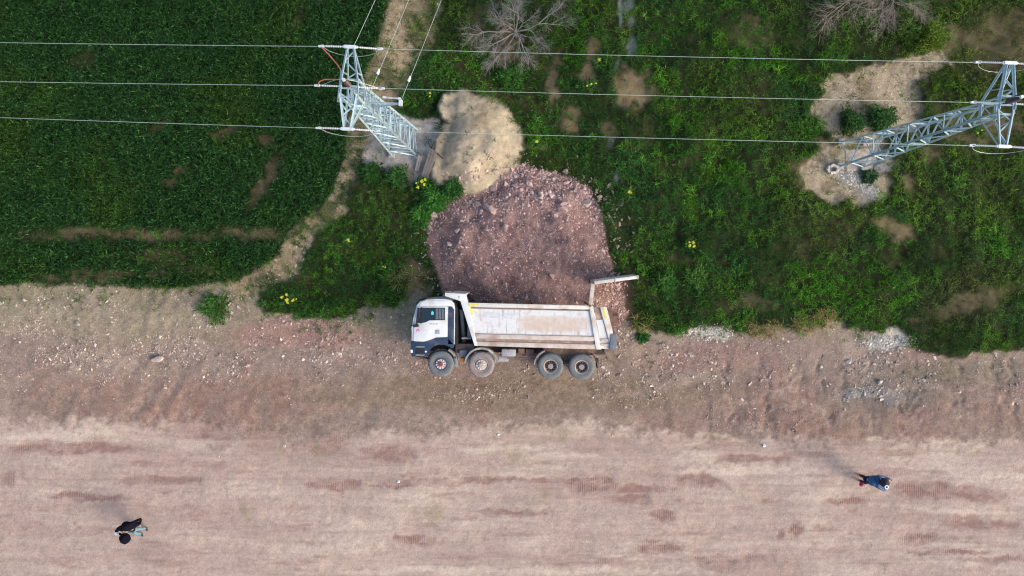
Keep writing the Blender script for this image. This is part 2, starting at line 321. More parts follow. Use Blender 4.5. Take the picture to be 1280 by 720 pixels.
    for cx, cy, rx, ry in [(1245, 600, 70, 7), (1200, 640, 90, 4), (60, 545, 90, 8), (940, 590, 120, 7), (640, 560, 90, 7), (640, 715, 300, 6), (700, 570, 60, 5)]:
        put((220, 201, 186), road * sstep(ell(Ur, Vr, cx, cy, rx, ry), -.1, .6) * 0.75)
    for cx, cy, rx, ry in [(640, 570, 12, 18), (683, 620, 12, 10), (305, 640, 10, 16), (705, 545, 10, 16), (545, 640, 12, 18), (395, 565, 8, 14), (1088, 614, 14, 4), (355, 560, 5, 14)]:
        put((158, 147, 112), sstep(ell(Uw, Vw, cx, cy, rx, ry), -.1, .7) * 0.4)
    put((150, 136, 134), sstep(ell(U + .3 * wx, V + .3 * wy, 975, 553, 120, 13, 17), -.1, .6) * 0.28)  # soft grey streak painted as the right-hand person's long cast shadow
    # white dashes of scraped marl at the road edge, right
    for cx, cy, rx, ry, an in [(1122, 560, 16, 4, -10), (1187, 552, 16, 3.4, -8), (1222, 560, 20, 3.2, -24), (868, 556, 18, 2.6, -12), (1092, 548, 14, 4, 0), (905, 547, 26, 4, 14)]:
        put((208, 190, 168), sstep(ell(U + .3 * wx, V + .3 * wy, cx, cy, rx, ry, an), -.1, .6) * 0.8)
    # ---- silt track beside crop
    tr = sstep(dtrack, -7, 3)
    put((160, 145, 114), tr); put((182, 164, 134), tr * sstep(n2 + n1, 0.0, 0.8) * 0.8); put((104, 106, 74), tr * sstep(-n2 + .4 * n3, 0.0, 0.6) * 0.7)
    # ---- grass / crop ground colour, with the shade between blades darkened in
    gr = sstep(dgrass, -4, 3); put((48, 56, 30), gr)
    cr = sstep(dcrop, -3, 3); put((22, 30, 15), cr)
    ov = tr * (1 - cr) * sstep(fbm(U, V, 22, 4, o=5) + sstep(U, 500, 560) * .5 * sstep(-V, -150, -20) - .35 * sstep(-U, -500, -470) * sstep(-V, -130, -60) + .75 * sstep(V, 115, 175) * sstep(-V, -300, -272) - .3 * sstep(V, 300, 325), .05, .6)
    ragg = sstep(dgrass, -26, -3) * sstep(fbm(U, V, 13, 1, o=4) + sstep(dgrass, -26, 0) * .5, .25, .8) * (1 - cr) * .5; ragc = sstep(dcrop, -12, 0) * sstep(fbm(U, V, 9, 6, o=3), 0, .7) * .5
    dens_g = np.maximum(np.maximum(gr, ov * .8), np.maximum(ragg, ragc)); dens_c = cr * (.85 + .15 * np.sin(V / 2.9 + wy * .3))
    # soil showing in the crop
    soil = np.zeros(U.shape)
    for cx, cy, rx, ry, an in [(331, 224, 12, 60, 30), (196, 158, 24, 5, -22), (222, 220, 28, 6, -25), (285, 165, 22, 8, 5), (335, 178, 14, 9, 0), (376, 18, 6, 26, 15), (105, 75, 26, 14, 0), (300, 140, 30, 6, 0)]:
        soil = np.maximum(soil, sstep(ell(Uw, Vw, cx, cy, rx, ry, an), -.15, .6) * (1 if rx < 10 or cy > 150 else .5))
    strip = sstep(-np.abs(V - 293 + wy * .25) + n2 * 2, -13, -3) * (.4 + .6 * sstep(U, 10, 60)) * (0.72 + .15 * n2)
    strip2 = sstep(-np.abs(V - 342 - 4 * np.sin(U / 60) + wy * .5) + n1 * 3, -11, -3) * sstep(U, 30, 60) * sstep(-U, -300, -260) * (0.62 + .3 * n2)
    strip3 = sstep(ell(Uw, Vw, 205, 320, 70, 16), -.1, .6) * 0.5
    arc = np.zeros(U.shape)
    for cx, cy, r_ in [(60, 60, 318), (60, 60, 300), (40, 100, 215), (40, 100, 202), (20, 20, 420)]:
        arc = np.maximum(arc, np.exp(-((np.hypot(U - cx, (V - cy) * 1.15) - r_ + wx * .3) / 3.2) ** 2) * sstep(fbm(U, V, 60, 2), -.1, .6) * .38)
    soil = np.maximum(soil, arc)
    soil = np.maximum(np.maximum(soil, strip), np.maximum(strip2, strip3)) * cr * (.62 + .38 * sstep(n3 + n2, -.5, .3))
    put((112, 102, 76), np.clip(soil * 1.4, 0, .95)); dens_c = dens_c * (1 - 0.97 * np.clip(soil * 1.8, 0, 1))
    # soil showing in the grass
    gs = np.zeros(U.shape); gg = np.zeros(U.shape)
    for cx, cy, rx, ry, an, a in [(a0, b0, c0 * 1.35, d0 * 1.2, e0, min(1, f0 * 1.25)) for a0, b0, c0, d0, e0, f0 in [(790, 112, 22, 24, 20, .95), (735, 84, 7, 26, 12, .8), (694, 100, 6, 32, 8, .7), (712, 150, 10, 16, 0, .5), (632, 60, 18, 22, 0, .55), (740, 62, 10, 12, 0, .4), (760, 165, 10, 12, 0, .4),
                                  (1135, 235, 7, 14, 0, .7), (1115, 285, 30, 10, 20, .65), (1105, 275, 10, 8, 0, .5), (1095, 195, 12, 14, 0, .4), (1230, 160, 50, 26, 0, .5), (1255, 50, 50, 40, 0, .4), (1190, 50, 22, 20, 0, .5), (1215, 375, 60, 14, -20, .5),
                                  (935, 40, 30, 26, 0, .35), (1030, 185, 14, 10, 0, .6), (670, 190, 14, 8, 0, .4), (610, 40, 26, 30, 0, .35), (860, 330, 20, 10, 0, .35), (940, 380, 30, 12, 0, .3), (1160, 195, 10, 14, 0, .5), (520, 340, 14, 12, 0, .5), (525, 362, 16, 10, 0, .8), (1015, 215, 18, 20, 0, .55)]]:
        gs = np.maximum(gs, sstep(ell(Uw, Vw, cx, cy, rx, ry, an) + .25 * n2, -.1, .6) * a)
    for cx, cy, rx, ry, an, a in [(788, 60, 7, 16, 0, 1), (774, 18, 3, 26, -2, .9), (783, 8, 10, 12, 0, .7), (787, 26, 5, 14, 10, .6), (772, 80, 3.5, 14, 16, .7), (770, 222, 4, 9, 0, .5), (762, 180, 5, 9, 20, .5), (740, 108, 4, 10, 0, .4)]:
        gg = np.maximum(gg, sstep(ell(U + .4 * wx, V + .4 * wy, cx, cy, rx, ry, an), -.1, .6) * a)
    gs = gs * gr; gg = gg * gr
    put((136, 122, 94), gs * .9); put((150, 160, 158), gg * .9)
    dens_g = dens_g * (1 - .95 * np.clip(1.3 * np.maximum(gs, gg), 0, 1))
    sparse = sstep(fbm(U, V, 38, 6, o=5), 0.25, 0.8) * gr
    put((78, 74, 48), sparse * .6); dens_g = dens_g * (1 - .35 * sparse)
    # bare pads
    bm_ = sstep(dbare, -5, 3)
    put((180, 166, 142), bm_); put((142, 128, 98), bm_ * sstep(-n2 + n1 * .4, .05, .7) * .7); put((190, 172, 140), bm_ * sstep(n2, .2, .8) * .5)
    gp = np.maximum(sstep(ell(Uw, Vw, 1068, 226, 34, 15, 38), -.1, .5), sstep(ell(Uw, Vw, 1098, 208, 26, 12), -.1, .5))
    put((156, 158, 156), gp * .8)
    put((178, 172, 162), sstep(ell(U, V, 1078, 208, 24, 8, -8), -.1, .4) * .6)
    dens_g *= (1 - .93 * bm_) * (1 - .75 * gp)
    si = sstep(dsilt, -4, 2); put((172, 167, 161), si); put((188, 184, 179), si * sstep(n2, 0, .6) * .6); put((136, 120, 110), si * sstep(ell(U, V, 505, 215, 24, 14), -.1, .5) * .5)
    si2 = sstep(ell(Uw, Vw, 475, 180, 26, 22), 0, .4) * .5; put((140, 138, 128), si2)
    dens_g *= (1 - .97 * si) * (1 - .6 * si2)
    cl = sstep(dclay + 1.2 * n3, -5, 3); put((186, 172, 148), cl); put((203, 188, 158), cl * sstep(n2 + n1 * .5, .1, .8) * .7)
    put((170, 159, 138), cl * sstep(ell(Uw, Vw, 562, 200, 26, 48), -.1, .2) * .9); put((140, 124, 88), cl * sstep(ell(Uw, Vw, 600, 152, 14, 12), -.1, .7) * .5)
    dens_g *= (1 - .98 * cl)
    pi_ = sstep(dpile, -2, 2); put((144, 116, 112), pi_); put((148, 121, 116), pi_ * sstep(n2 + n3, 0, .8) * .6); put((120, 95, 96), pi_ * sstep(-n2, 0, .7) * .6)
    put((140, 110, 92), pi_ * sstep(ell(Uw, Vw, 775, 385, 30, 50), -.2, .4) * .7)
    dens_g *= (1 - sstep(pi_, 0, .6)) * (1 - sstep(sdf([(548, 366), (600, 350), (790, 345), (790, 430), (548, 440)], U, V), -4, 0))
    put((120, 96, 94), sstep(ell(Uw, Vw, 775, 375, 22, 50), -.1, .5) * .4)
    # white marl at the grass edge
    mw = np.maximum(sstep(ell(Uw, Vw, 1108, 426, 30, 12, -12), -.1, .4), .7 * sstep(ell(Uw, Vw, 885, 418, 32, 8), -.1, .5)); put((206, 199, 182), mw * .9)
    dens_g *= (1 - .9 * mw)
    # fine mottling everywhere
    C = C * (1 + (0.17 * n3 + 0.10 * n2) * (1 - .55 * road) + .09 * fbm(U, V, 3.2, 1, o=2) + .07 * road * fbm(U, V, 4, 5, sx=9, sy=.6, o=3))[..., None]
    # ---- heights
    Zh = n1 * 0.04 + n2 * 0.012 + n3 * 0.005 * (1 - .5 * road)
    Zh = Zh - sstep(dr, -25, 20) * 0.05 + road * (-n2 * 0.004 - n3 * .002 + .004 * st)
    Zh = Zh - cr * 0.12 - damp * 0.02
    strip_mid = sstep(V, 440, 460) * sstep(-V, -545, -520)
    left = sstep(-U, -520, -420)
    ob = np.sin((U + 0.55 * V + wx * 1.2) / 5.2) * sstep(fbm(U, V, 60, 2), -.1, .5)
    Zh = Zh + strip_mid * left * ob * 0.022
    rt = sstep(U, 860, 920)
    for rx_, wd in [(960, 5), (998, 5), (1030, 4), (1062, 6), (1090, 5), (1128, 5), (1140, 5), (1196, 6), (1205, 5), (1252, 7), (1270, 5), (905, 5)]:
        Zh = Zh - np.exp(-((U - rx_ - (V - 500) * .12 + wx * 1.8) / wd) ** 2) * strip_mid * rt * 0.07 * sstep(fbm(U, V, 20, int(rx_) % 7), -.4, .5)
    Zh = Zh - sstep(ell(U, V, 210, 390, 60, 60), 0, .5) * np.sin((U + .25 * V + wx * .6) / 2.9) * 0.03 * sstep(U, 165, 185) * sstep(-U, -230, -215) * .6
    Zh = Zh + gr * (0.10 + 0.12 * fbm(U, V, 40, 1)) * (1 - bm_)
    hc = sstep(sdf(CLAY, U, V), -8, 36) * 0.75 + cl * (0.04 + .018 * fbm(U, V, 14, 3) + .006 * n3); hl = sstep(-U, -575, -548); hc = hc * (1 - hl) + np.maximum(hc, cl * .42) * hl
    Zh = Zh + hc
    pr = sstep(dpile, -5, 55); Zh = Zh + pr * (0.62 + .12 * n1) * (1 - sstep(V, 375, 430) * .75) + pi_ * (0.03 * n2 + 0.02 * n3)
    tz = np.clip(sdf([(505, 372), (560, 378), (590, 392), (735, 394), (770, 415), (770, 480), (505, 480)], U, V) / 18 + .6, 0, 1)
    Zh = Zh * (1 - tz * .85) - tz * 0.03
    Z.update(col=np.clip(C, 0, 1), h=Zh, crop=dens_c, grass=np.clip(dens_g, 0, 1), pile=pi_, road=road, gr=gr, cr=cr, clay=cl, bare=bm_, silt=si, track=tr, damp=damp, gp=gp, marl=mw)
    # loose stone density on the bare strip
    free = (1 - gr) * (1 - cr) * (1 - cl) * (1 - pi_)
    g = free * (1 - road) * (0.10 + 0.7 * sstep(fbm(U, V, 26, 7, o=5), 0.1, 0.7)) * sstep(-V + n1 * 20, -520, -470)
    for cx, cy, rx, ry, a in [(90, 448, 70, 24, 1.4), (50, 408, 60, 22, .7), (205, 440, 90, 14, .9), (150, 385, 40, 22, .5), (410, 448, 60, 18, .9), (600, 490, 90, 18, .9), (830, 455, 60, 35, .9), (800, 490, 60, 25, .7), (1095, 450, 60, 22, 1.3), (1090, 490, 70, 22, 1.1), (400, 404, 80, 8, 1.1), (885, 420, 50, 10, 1.7), (1105, 430, 40, 14, 1.6), (780, 420, 22, 40, 1.5), (1240, 455, 40, 20, .6), (530, 460, 40, 20, .7), (350, 425, 40, 10, .7), (960, 520, 100, 20, .45)]:
        g = np.maximum(g, a * sstep(ell(Uw, Vw, cx, cy, rx, ry) + .35 * n2, 0, .8) * free)
    g = np.maximum(g, .03 * road + .0)
    g = np.maximum(g, .9 * gp * (1 - .2 * gr)); g = np.maximum(g, .18 * bm_ + .12 * cl)
    Z['gravel'] = g
    return Z
# ---------------------------------------------------------------- the ground sheet
STEP = 0.07
def axis(a, b):
    core = np.arange(a, b + STEP / 2, STEP); out = []; d = STEP; p = 0
    while p < 1500: d = min(d * 1.28, 260); p += d; out.append(p)
    out = np.array(out); return np.concatenate([(a - out)[::-1], core, core[-1] + out]), len(out)
XS, NX0 = axis(-27.5, 27.5); YS, NY0 = axis(-17.2, 14.6)
GX, GY = np.meshgrid(XS, YS, indexing='ij'); S0 = H / FP
GU, GV = px_of(GX, GY); GZ = zones(GU, GV)
_far = np.clip((np.hypot(GX, GY) - 40) / 60, 0, 1); HT = GZ['h'] * (1 - _far)
def samp(arr, x, y):
    fx = (np.asarray(x) - XS[NX0]) / STEP + NX0; fy = (np.asarray(y) - YS[NY0]) / STEP + NY0
    i = np.clip(fx.astype(int), 0, len(XS) - 2); j = np.clip(fy.astype(int), 0, len(YS) - 2); tx = np.clip(fx - i, 0, 1); ty = np.clip(fy - j, 0, 1)
    if arr.ndim == 3: tx = tx[..., None]; ty = ty[..., None]
    return (arr[i, j] * (1 - tx) + arr[i + 1, j] * tx) * (1 - ty) + (arr[i, j + 1] * (1 - tx) + arr[i + 1, j + 1] * tx) * ty
def gz(x, y): return float(samp(HT, np.array([x]), np.array([y]))[0])
def PG(px, py, up=0.0):
    p = P(px, py); p = P(px, py, gz(p.x, p.y)); p.z = gz(p.x, p.y) + up; return p
nx, ny = GX.shape
idx = np.arange(nx * ny).reshape(nx, ny)
faces = np.stack([idx[:-1, :-1], idx[1:, :-1], idx[1:, 1:], idx[:-1, 1:]], -1).reshape(-1, 4)
ALB = 0.745
me = npmesh('ground', np.stack([GX, GY, HT], -1).reshape(-1, 3), faces, (GZ['col'] * ALB * np.array([.985, .98, .97])).reshape(-1, 3), True)
a = me.attributes.new('tread', 'FLOAT', 'POINT'); a.data.foreach_set('value', np.ascontiguousarray(GZ['damp'] * (fbm(GU, GV, 60, 6) > 0.0), np.float32).ravel())
a = me.attributes.new('pebble', 'FLOAT', 'POINT'); a.data.foreach_set('value', np.ascontiguousarray(np.clip((GZ['gravel'] * .9 + .14 * (1 - GZ['road']) + .03 + .3 * GZ['pile'] + .05 * GZ['clay']) * (1 - .8 * GZ['gr'] * (1 - GZ['bare']) * (1 - GZ['pile'])), 0, .9), np.float32).ravel())
gm = bpy.data.materials.new('ground_soil'); gm.use_nodes = True; t = gm.node_tree; b = t.nodes['Principled BSDF']
b.inputs['Roughness'].default_value = 0.95; b.inputs['Specular IOR Level'].default_value = 0.15
at = t.nodes.new('ShaderNodeAttribute'); at.attribute_name = 'Col'; tc = t.nodes.new('ShaderNodeTexCoord')
def gn(sc, det, vec=None):
    n = t.nodes.new('ShaderNodeTexNoise'); n.inputs['Scale'].default_value = sc; n.inputs['Detail'].default_value = det; n.inputs['Roughness'].default_value = 0.65
    t.links.new(vec or tc.outputs['Object'], n.inputs['Vector']); return n
def mr(src, a0, a1, b0, b1):
    n = t.nodes.new('ShaderNodeMapRange'); t.links.new(src, n.inputs[0])
    for i, v in enumerate((a0, a1, b0, b1)): n.inputs[i + 1].default_value = v
    return n.outputs[0]
mp = t.nodes.new('ShaderNodeMapping'); mp.inputs['Scale'].default_value = (0.5, 2.0, 1); t.links.new(tc.outputs['Object'], mp.inputs[0])
f1 = mr(gn(13, 7).outputs[0], .3, .7, .68, 1.32); f2 = mr(gn(3.4, 7, mp.outputs[0]).outputs[0], .3, .7, .94, 1.06)
pat0 = t.nodes.new('ShaderNodeAttribute'); pat0.attribute_name = 'pebble'
def mn0(op, x_, y_=0.0):
    n = t.nodes.new('ShaderNodeMath'); n.operation = op
    for i, v in enumerate((x_, y_)):
        if isinstance(v, (int, float)): n.inputs[i].default_value = v
        else: t.links.new(v, n.inputs[i])
    return n.outputs[0]
mm = t.nodes.new('ShaderNodeMath'); mm.operation = 'MULTIPLY'; t.links.new(mn0('ADD', 1.0, mn0('MULTIPLY', mn0('SUBTRACT', f1, 1.0), mr(pat0.outputs['Fac'], .02, .16, .38, 1.0))), mm.inputs[0]); t.links.new(f2, mm.inputs[1])
pat = t.nodes.new('ShaderNodeAttribute'); pat.attribute_name = 'pebble'
def mn(op, x_, y_=0.0):
    n = t.nodes.new('ShaderNodeMath'); n.operation = op
    for i, v in enumerate((x_, y_)):
        if isinstance(v, (int, float)): n.inputs[i].default_value = v
        else: t.links.new(v, n.inputs[i])
    return n.outputs[0]
vs = t.nodes.new('ShaderNodeVectorMath'); vs.operation = 'SCALE'; t.links.new(at.outputs['Color'], vs.inputs[0]); t.links.new(mm.outputs[0], vs.inputs['Scale'])
srcc = vs.outputs[0]; hts = []
for sc_, ext, pale in ((13.0, .30, .55), (24.0, .32, .40)):
    vo = t.nodes.new('ShaderNodeTexVoronoi'); vo.inputs['Scale'].default_value = sc_; t.links.new(tc.outputs['Object'], vo.inputs['Vector'])
    sp = t.nodes.new('ShaderNodeSeparateColor'); t.links.new(vo.outputs['Color'], sp.inputs[0])
    on = mr(mn('SUBTRACT', pat.outputs['Fac'], sp.outputs[0]), 0.0, .12, 0, 1)
    rad = mn('MULTIPLY', mn('ADD', sp.outputs[1], .45), ext)
    inside = mn('MULTIPLY', mr(mn('SUBTRACT', rad, vo.outputs['Distance']), 0, .06, 0, 1), on)
    mxp = t.nodes.new('ShaderNodeMix'); mxp.data_type = 'RGBA'; t.links.new(mn('MULTIPLY', inside, mr(sp.outputs[2], .2, 1, .15, pale * 1.5)), mxp.inputs[0]); t.links.new(srcc, mxp.inputs[6])
    cl_ = t.nodes.new('ShaderNodeMix'); cl_.data_type = 'RGBA'; t.links.new(sp.outputs[1], cl_.inputs[0]); cl_.inputs[6].default_value = (.56, .48, .42, 1); cl_.inputs[7].default_value = (.20, .15, .13, 1)
    t.links.new(cl_.outputs[2], mxp.inputs[7]); srcc = mxp.outputs[2]; hts.append(inside)
vs = mxp; vs_out = srcc
t.links.new(vs_out, b.inputs['Base Color'])
wv = t.nodes.new('ShaderNodeTexWave'); wv.bands_direction = 'X'; wv.inputs['Scale'].default_value = 3.6; wv.inputs['Distortion'].default_value = 0.6; t.links.new(tc.outputs['Object'], wv.inputs['Vector'])
ta = t.nodes.new('ShaderNodeAttribute'); ta.attribute_name = 'tread'; wm = t.nodes.new('ShaderNodeMath'); wm.operation = 'MULTIPLY'
t.links.new(wv.outputs['Fac'], wm.inputs[0]); t.links.new(ta.outputs['Fac'], wm.inputs[1])
bn = gn(14, 8); ad = t.nodes.new('ShaderNodeMath'); ad.operation = 'ADD'; t.links.new(mn('ADD', bn.outputs[0], mn('ADD', mn('MULTIPLY', hts[0], 1.0), mn('MULTIPLY', hts[1], .5))), ad.inputs[0]); t.links.new(mn('MULTIPLY', wm.outputs[0], .3), ad.inputs[1])
bp = t.nodes.new('ShaderNodeBump'); bp.inputs['Strength'].default_value = 0.8; bp.inputs['Distance'].default_value = 0.035
t.links.new(ad.outputs[0], bp.inputs['Height']); t.links.new(bp.outputs[0], b.inputs['Normal'])
tag(link('ground', me, None, gm), 'bare reddish earth road, trampled strip and field soil under everything', kind='structure')
# ---------------------------------------------------------------- blades of wheat and grass
def scatter(n, key, x0=-27.4, x1=27.4, y0=-3, y1=14.5, pw=1.0):
    x = rng.uniform(x0, x1, n); y = rng.uniform(y0, y1, n); d = samp(GZ[key], x, y)
    k = rng.random(n) < d ** pw; return x[k], y[k]
def leaves(name, x, y, z, L, W, az, el, col, droop=0.35):
    """one folded leaf per entry: root, two shoulders, tip"""
    n = len(x); dx, dy = np.cos(az), np.sin(az); ce, se = np.cos(el), np.sin(el)
    b0 = np.stack([x, y, z], -1)
    midp = b0 + np.stack([dx * ce * L * .55, dy * ce * L * .55, se * L * .6], -1)
    tip = b0 + np.stack([dx * ce * L * (1 + droop * .6), dy * ce * L * (1 + droop * .6), se * L * (1 - droop)], -1)
    side = np.stack([-dy, dx, rng.uniform(-.5, .5, n)], -1) * (W / 2)[:, None]
    V_ = np.stack([b0, midp + side, tip, midp - side], 1).reshape(-1, 3)
    F_ = np.arange(n * 4).reshape(n, 4); C_ = np.repeat(col, 4, axis=0)
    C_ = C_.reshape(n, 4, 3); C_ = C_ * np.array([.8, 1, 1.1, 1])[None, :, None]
    return V_, F_, C_.reshape(-1, 3)
def build_leaves(name, sets, label, cat, m):
    Vs, Fs, Cs, o = [], [], [], 0
    for v, f, c in sets: Vs.append(v); Fs.append(f + o); Cs.append(c); o += len(v)
    me = npmesh(name, np.concatenate(Vs), np.concatenate(Fs), np.concatenate(Cs))
    return tag(link(name, me, None, m), label, cat, kind='stuff')
# wheat
x, y = scatter(330000, 'crop', x1=-3.5, y0=-2.2)
U_, V_ = px_of(x, y); z = samp(HT, x, y); n = len(x)
tone = fbm(U_, V_, 70, 3); fine = fbm(U_, V_, 7, 1, o=2)
base = np.array([0.020, 0.062, 0.016]); warm = np.array([0.034, 0.078, 0.012])
k = sstep(tone, 0.0, 0.8)[:, None] * .7; col = base * (1 - k) + warm * k
col = col * (1 + .25 * fine + rng.normal(0, .52, n))[:, None].clip(.12, 3)
br = rng.random(n) < .10; col[br] = col[br] * 2.3 + np.array([.014, .02, .010])
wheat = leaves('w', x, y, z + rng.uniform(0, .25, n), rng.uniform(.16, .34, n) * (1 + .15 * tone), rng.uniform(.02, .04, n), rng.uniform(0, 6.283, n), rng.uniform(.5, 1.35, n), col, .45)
build_leaves('wheat_crop', [wheat], 'dense dark green young wheat filling the upper left field', 'wheat', M['leaf'])
# wild grass in tufts
def tufts(n, per, key, Lr, Wr, colfun, y0=-4.3, el=(.25, 1.25), zj=.12, **kw):
    x, y = scatter(n, key, y0=y0, **kw); m = len(x)
    U_, V_ = px_of(x, y); hf = 1 + .35 * fbm(U_, V_, 30, 2)
    tone = rng.normal(1, .17, m)
    c = colfun(U_, V_) * tone[:, None].clip(.5, 1.7)
    size = rng.uniform(.6, 1.3, m) * hf.clip(.5, 1.6)
    x = np.repeat(x, per) + rng.normal(0, .045, m * per); y = np.repeat(y, per) + rng.normal(0, .045, m * per); c = np.repeat(c, per, 0); size = np.repeat(size, per)
    c = c * rng.normal(1, .30, m * per).clip(.35, 2)[:, None]
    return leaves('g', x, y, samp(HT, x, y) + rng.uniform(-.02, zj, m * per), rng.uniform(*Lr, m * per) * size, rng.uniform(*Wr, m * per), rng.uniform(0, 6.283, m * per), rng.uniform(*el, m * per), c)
def grasscol(U_, V_):
    a = sstep(fbm(U_, V_, 75, 1, o=5), -.3, .6)[:, None]; b_ = sstep(fbm(U_, V_, 28, 4, o=4), .0, .7)[:, None]; d = sstep(fbm(U_, V_, 110, 6) + (U_ - 640) / 1400, .1, .8)[:, None]
    e = sstep(fbm(U_, V_, 50, 0, o=4), .15, .6)[:, None]
    c = np.array([.013, .056, .016]) * (1 - a) + np.array([.024, .098, .009]) * a
    c = c * (1 - .5 * b_) + np.array([.055, .165, .012]) * .5 * b_
    c = c * (1 - .35 * d) + np.array([.070, .088, .018]) * .35 * d
    c = c * (1 - .5 * e) + np.array([.008, .026, .012]) * .5 * e
    c = c * np.array([1.6, 1.5, 1.15]) + np.array([.005, .004, .001])
    c = c * (1 + .42 * fbm(U_, V_, 55, 2, o=3))[:, None].clip(.45, 1.7)
    br_ = np.maximum(sstep(ell(U_, V_, 1215, 365, 90, 40, -20), -.2, .5), sstep(ell(U_, V_, 1240, 60, 70, 70), -.2, .6))[:, None] * (.35 + .4 * rng.random((len(U_), 1)))
    c = c * (1 - br_) + np.array([.095, .088, .032]) * br_
    lush = np.maximum(.75 * sstep(ell(U_, V_, 550, 250, 45, 36), 0, .5), .42 * sstep(ell(U_, V_, 475, 300, 95, 85), 0, .5) * (.5 + .5 * sstep(fbm(U_, V_, 22, 3), -.3, .5)))[:, None]
    return c * (1 - lush) + np.array([.05, .16, .03]) * lush
G1 = tufts(36000, 11, 'grass', (.09, .24), (.014, .030), grasscol)
G2 = tufts(4200, 16, 'grass', (.12, .27), (.016, .032), lambda u, v: grasscol(u, v) * 1.22 + np.array([.008, .014, .0]), zj=.25)
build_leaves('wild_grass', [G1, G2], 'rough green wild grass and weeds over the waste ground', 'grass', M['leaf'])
# sparse straw and weeds on bare earth
GZ['sparse'] = np.clip(.9 * GZ['track'] + .35 * GZ['bare'] + .12 * GZ['clay'] + .35 * sstep(fbm(GU, GV, 26, 5, o=4), .1, .7) * (1 - GZ['road']) * (1 - GZ['gr']) * (1 - GZ['pile']) * sstep(-(GV), -520, -380), 0, 1)
GZ['edge'] = sstep(GV, 345, 352) * sstep(-(GV), -400, -365) * (1 - GZ['gr']) * (1 - GZ['cr']) * sstep(fbm(GU, GV, 18, 2), -.1, .5)
def drycol(u, v):
    a = rng.random((len(u), 1)); return np.array([.20, .16, .085]) * a + np.array([.07, .11, .035]) * (1 - a)
D1 = tufts(30000, 6, 'sparse', (.07, .2), (.01, .02), drycol, y0=-8, el=(.1, .9), zj=.02)
D2 = tufts(6000, 9, 'edge', (.08, .2), (.012, .024), lambda u, v: grasscol(u, v) * 1.3, y0=-3.5, x1=-10, el=(.2, 1), zj=.04)
GZ['straw'] = np.zeros(GX.shape)
for cx, cy, rx, ry, a_ in [(1010, 405, 26, 16, .9), (955, 412, 30, 12, .7), (1032, 395, 18, 14, .8), (800, 404, 16, 12, .5), (510, 350, 30, 16, .4)]:
    GZ['straw'] = np.maximum(GZ['straw'], a_ * sstep(ell(GU, GV, cx, cy, rx, ry), 0, .5))
D3 = tufts(60000, 9, 'straw', (.15, .4), (.012, .022), lambda u, v: np.array([.30, .24, .10]) * np.ones((len(u), 1)), el=(.15, .8), zj=.1)
build_leaves('dry_grass', [D1, D2, D3], 'thin straw coloured and green tufts scattered over bare earth', 'dry grass', M['leaf'])
# ---------------------------------------------------------------- loose stones
def stone_proto(k, n):
    bm = bmesh.new(); r = random.Random(k)
    for _ in range(n):
        v = Vector((r.gauss(0, 1), r.gauss(0, 1), r.gauss(0, 1))).normalized(); bm.verts.new((v.x * r.uniform(.8, 1.1), v.y * r.uniform(.6, .9), v.z * r.uniform(.5, .75)))
    res = bmesh.ops.convex_hull(bm, input=bm.verts)
    bmesh.ops.delete(bm, geom=[g for g in res['geom_interior'] if isinstance(g, bmesh.types.BMVert)], context='VERTS')
    bmesh.ops.triangulate(bm, faces=bm.faces); bm.verts.index_update()
    v = np.array([q.co[:] for q in bm.verts]); f = np.array([[q.index for q in fc.verts] for fc in bm.faces]); bm.free(); return v, f
PROTO = [stone_proto(k, 7) for k in range(8)]
def stones(name, x, y, size, cols, label, cat, sink=.3):
    n = len(x); z = samp(HT, x, y); Vs, Fs, Cs, o = [], [], [], 0
    which = rng.integers(0, len(PROTO), n); a = rng.uniform(0, 6.283, n)
    for w_ in range(len(PROTO)):
        k = which == w_; pv, pf = PROTO[w_]; m = k.sum()
        c, s = np.cos(a[k])[:, None], np.sin(a[k])[:, None]; S = size[k][:, None]
        vx = (pv[None, :, 0] * c - pv[None, :, 1] * s) * S + x[k][:, None]; vy = (pv[None, :, 0] * s + pv[None, :, 1] * c) * S + y[k][:, None]
        vz = pv[None, :, 2] * S * .62 + z[k][:, None] + S * (.38 - sink)
        Vs.append(np.stack([vx, vy, vz], -1).reshape(-1, 3)); Fs.append((pf[None] + (np.arange(m) * len(pv))[:, None, None]).reshape(-1, 3) + o)
        Cs.append(np.repeat(cols[k], len(pv), 0)); o += m * len(pv)
    me = npmesh(name, np.concatenate(Vs), np.concatenate(Fs), np.concatenate(Cs))
    return tag(link(name, me, None, M['stone']), label, cat, kind='stuff')
M['stone'] = mat('loose_stone', (1, 1, 1), 0.9, attr='Col', vary=0.18, dscale=6, spec=.2)
GZ['gravel'] = np.clip(GZ['gravel'] * 1.05, 0, 1)
x, y = scatter(120000, 'gravel', y0=-8.5, y1=1.6, pw=1.15)
xb, yb = scatter(26000, 'gravel', y0=-17, y1=14.4); x = np.concatenate([x, xb]); y = np.concatenate([y, yb]); n = len(x); print('gravel', n)
size = (.022 + .022 * rng.pareto(2.5, n)).clip(.022, .13) * np.where(samp(GZ['road'], x, y) > .5, .6, 1)
gc = samp(GZ['col'], x, y) * .62; gc = gc + .05; wgt = rng.random((n, 1)); pale = rng.random((n, 1)) ** 2
gc = gc * (.75 + .7 * wgt) + pale * np.array([.38, .32, .27])
stones('gravel', x, y, size, gc, 'pale and brown gravel strewn along the edge of the road', 'gravel')
x, y = scatter(52000, 'pile', x0=-6, x1=7, y0=-4.5, y1=5); n = len(x)
size = (.013 + .017 * rng.pareto(2.5, n)).clip(.013, .13)
U_, V_ = px_of(x, y); keep = (rng.random(n) < .45 + .55 * sstep(fbm(U_, V_, 20, 3), -.2, .5) + .5 * sstep(-V_, -290, -250) + .5 * sstep(U_, 720, 750)) & ((U_ < 505) | (U_ > 768) | (V_ < 386)); edgew = samp(HT, x, y)
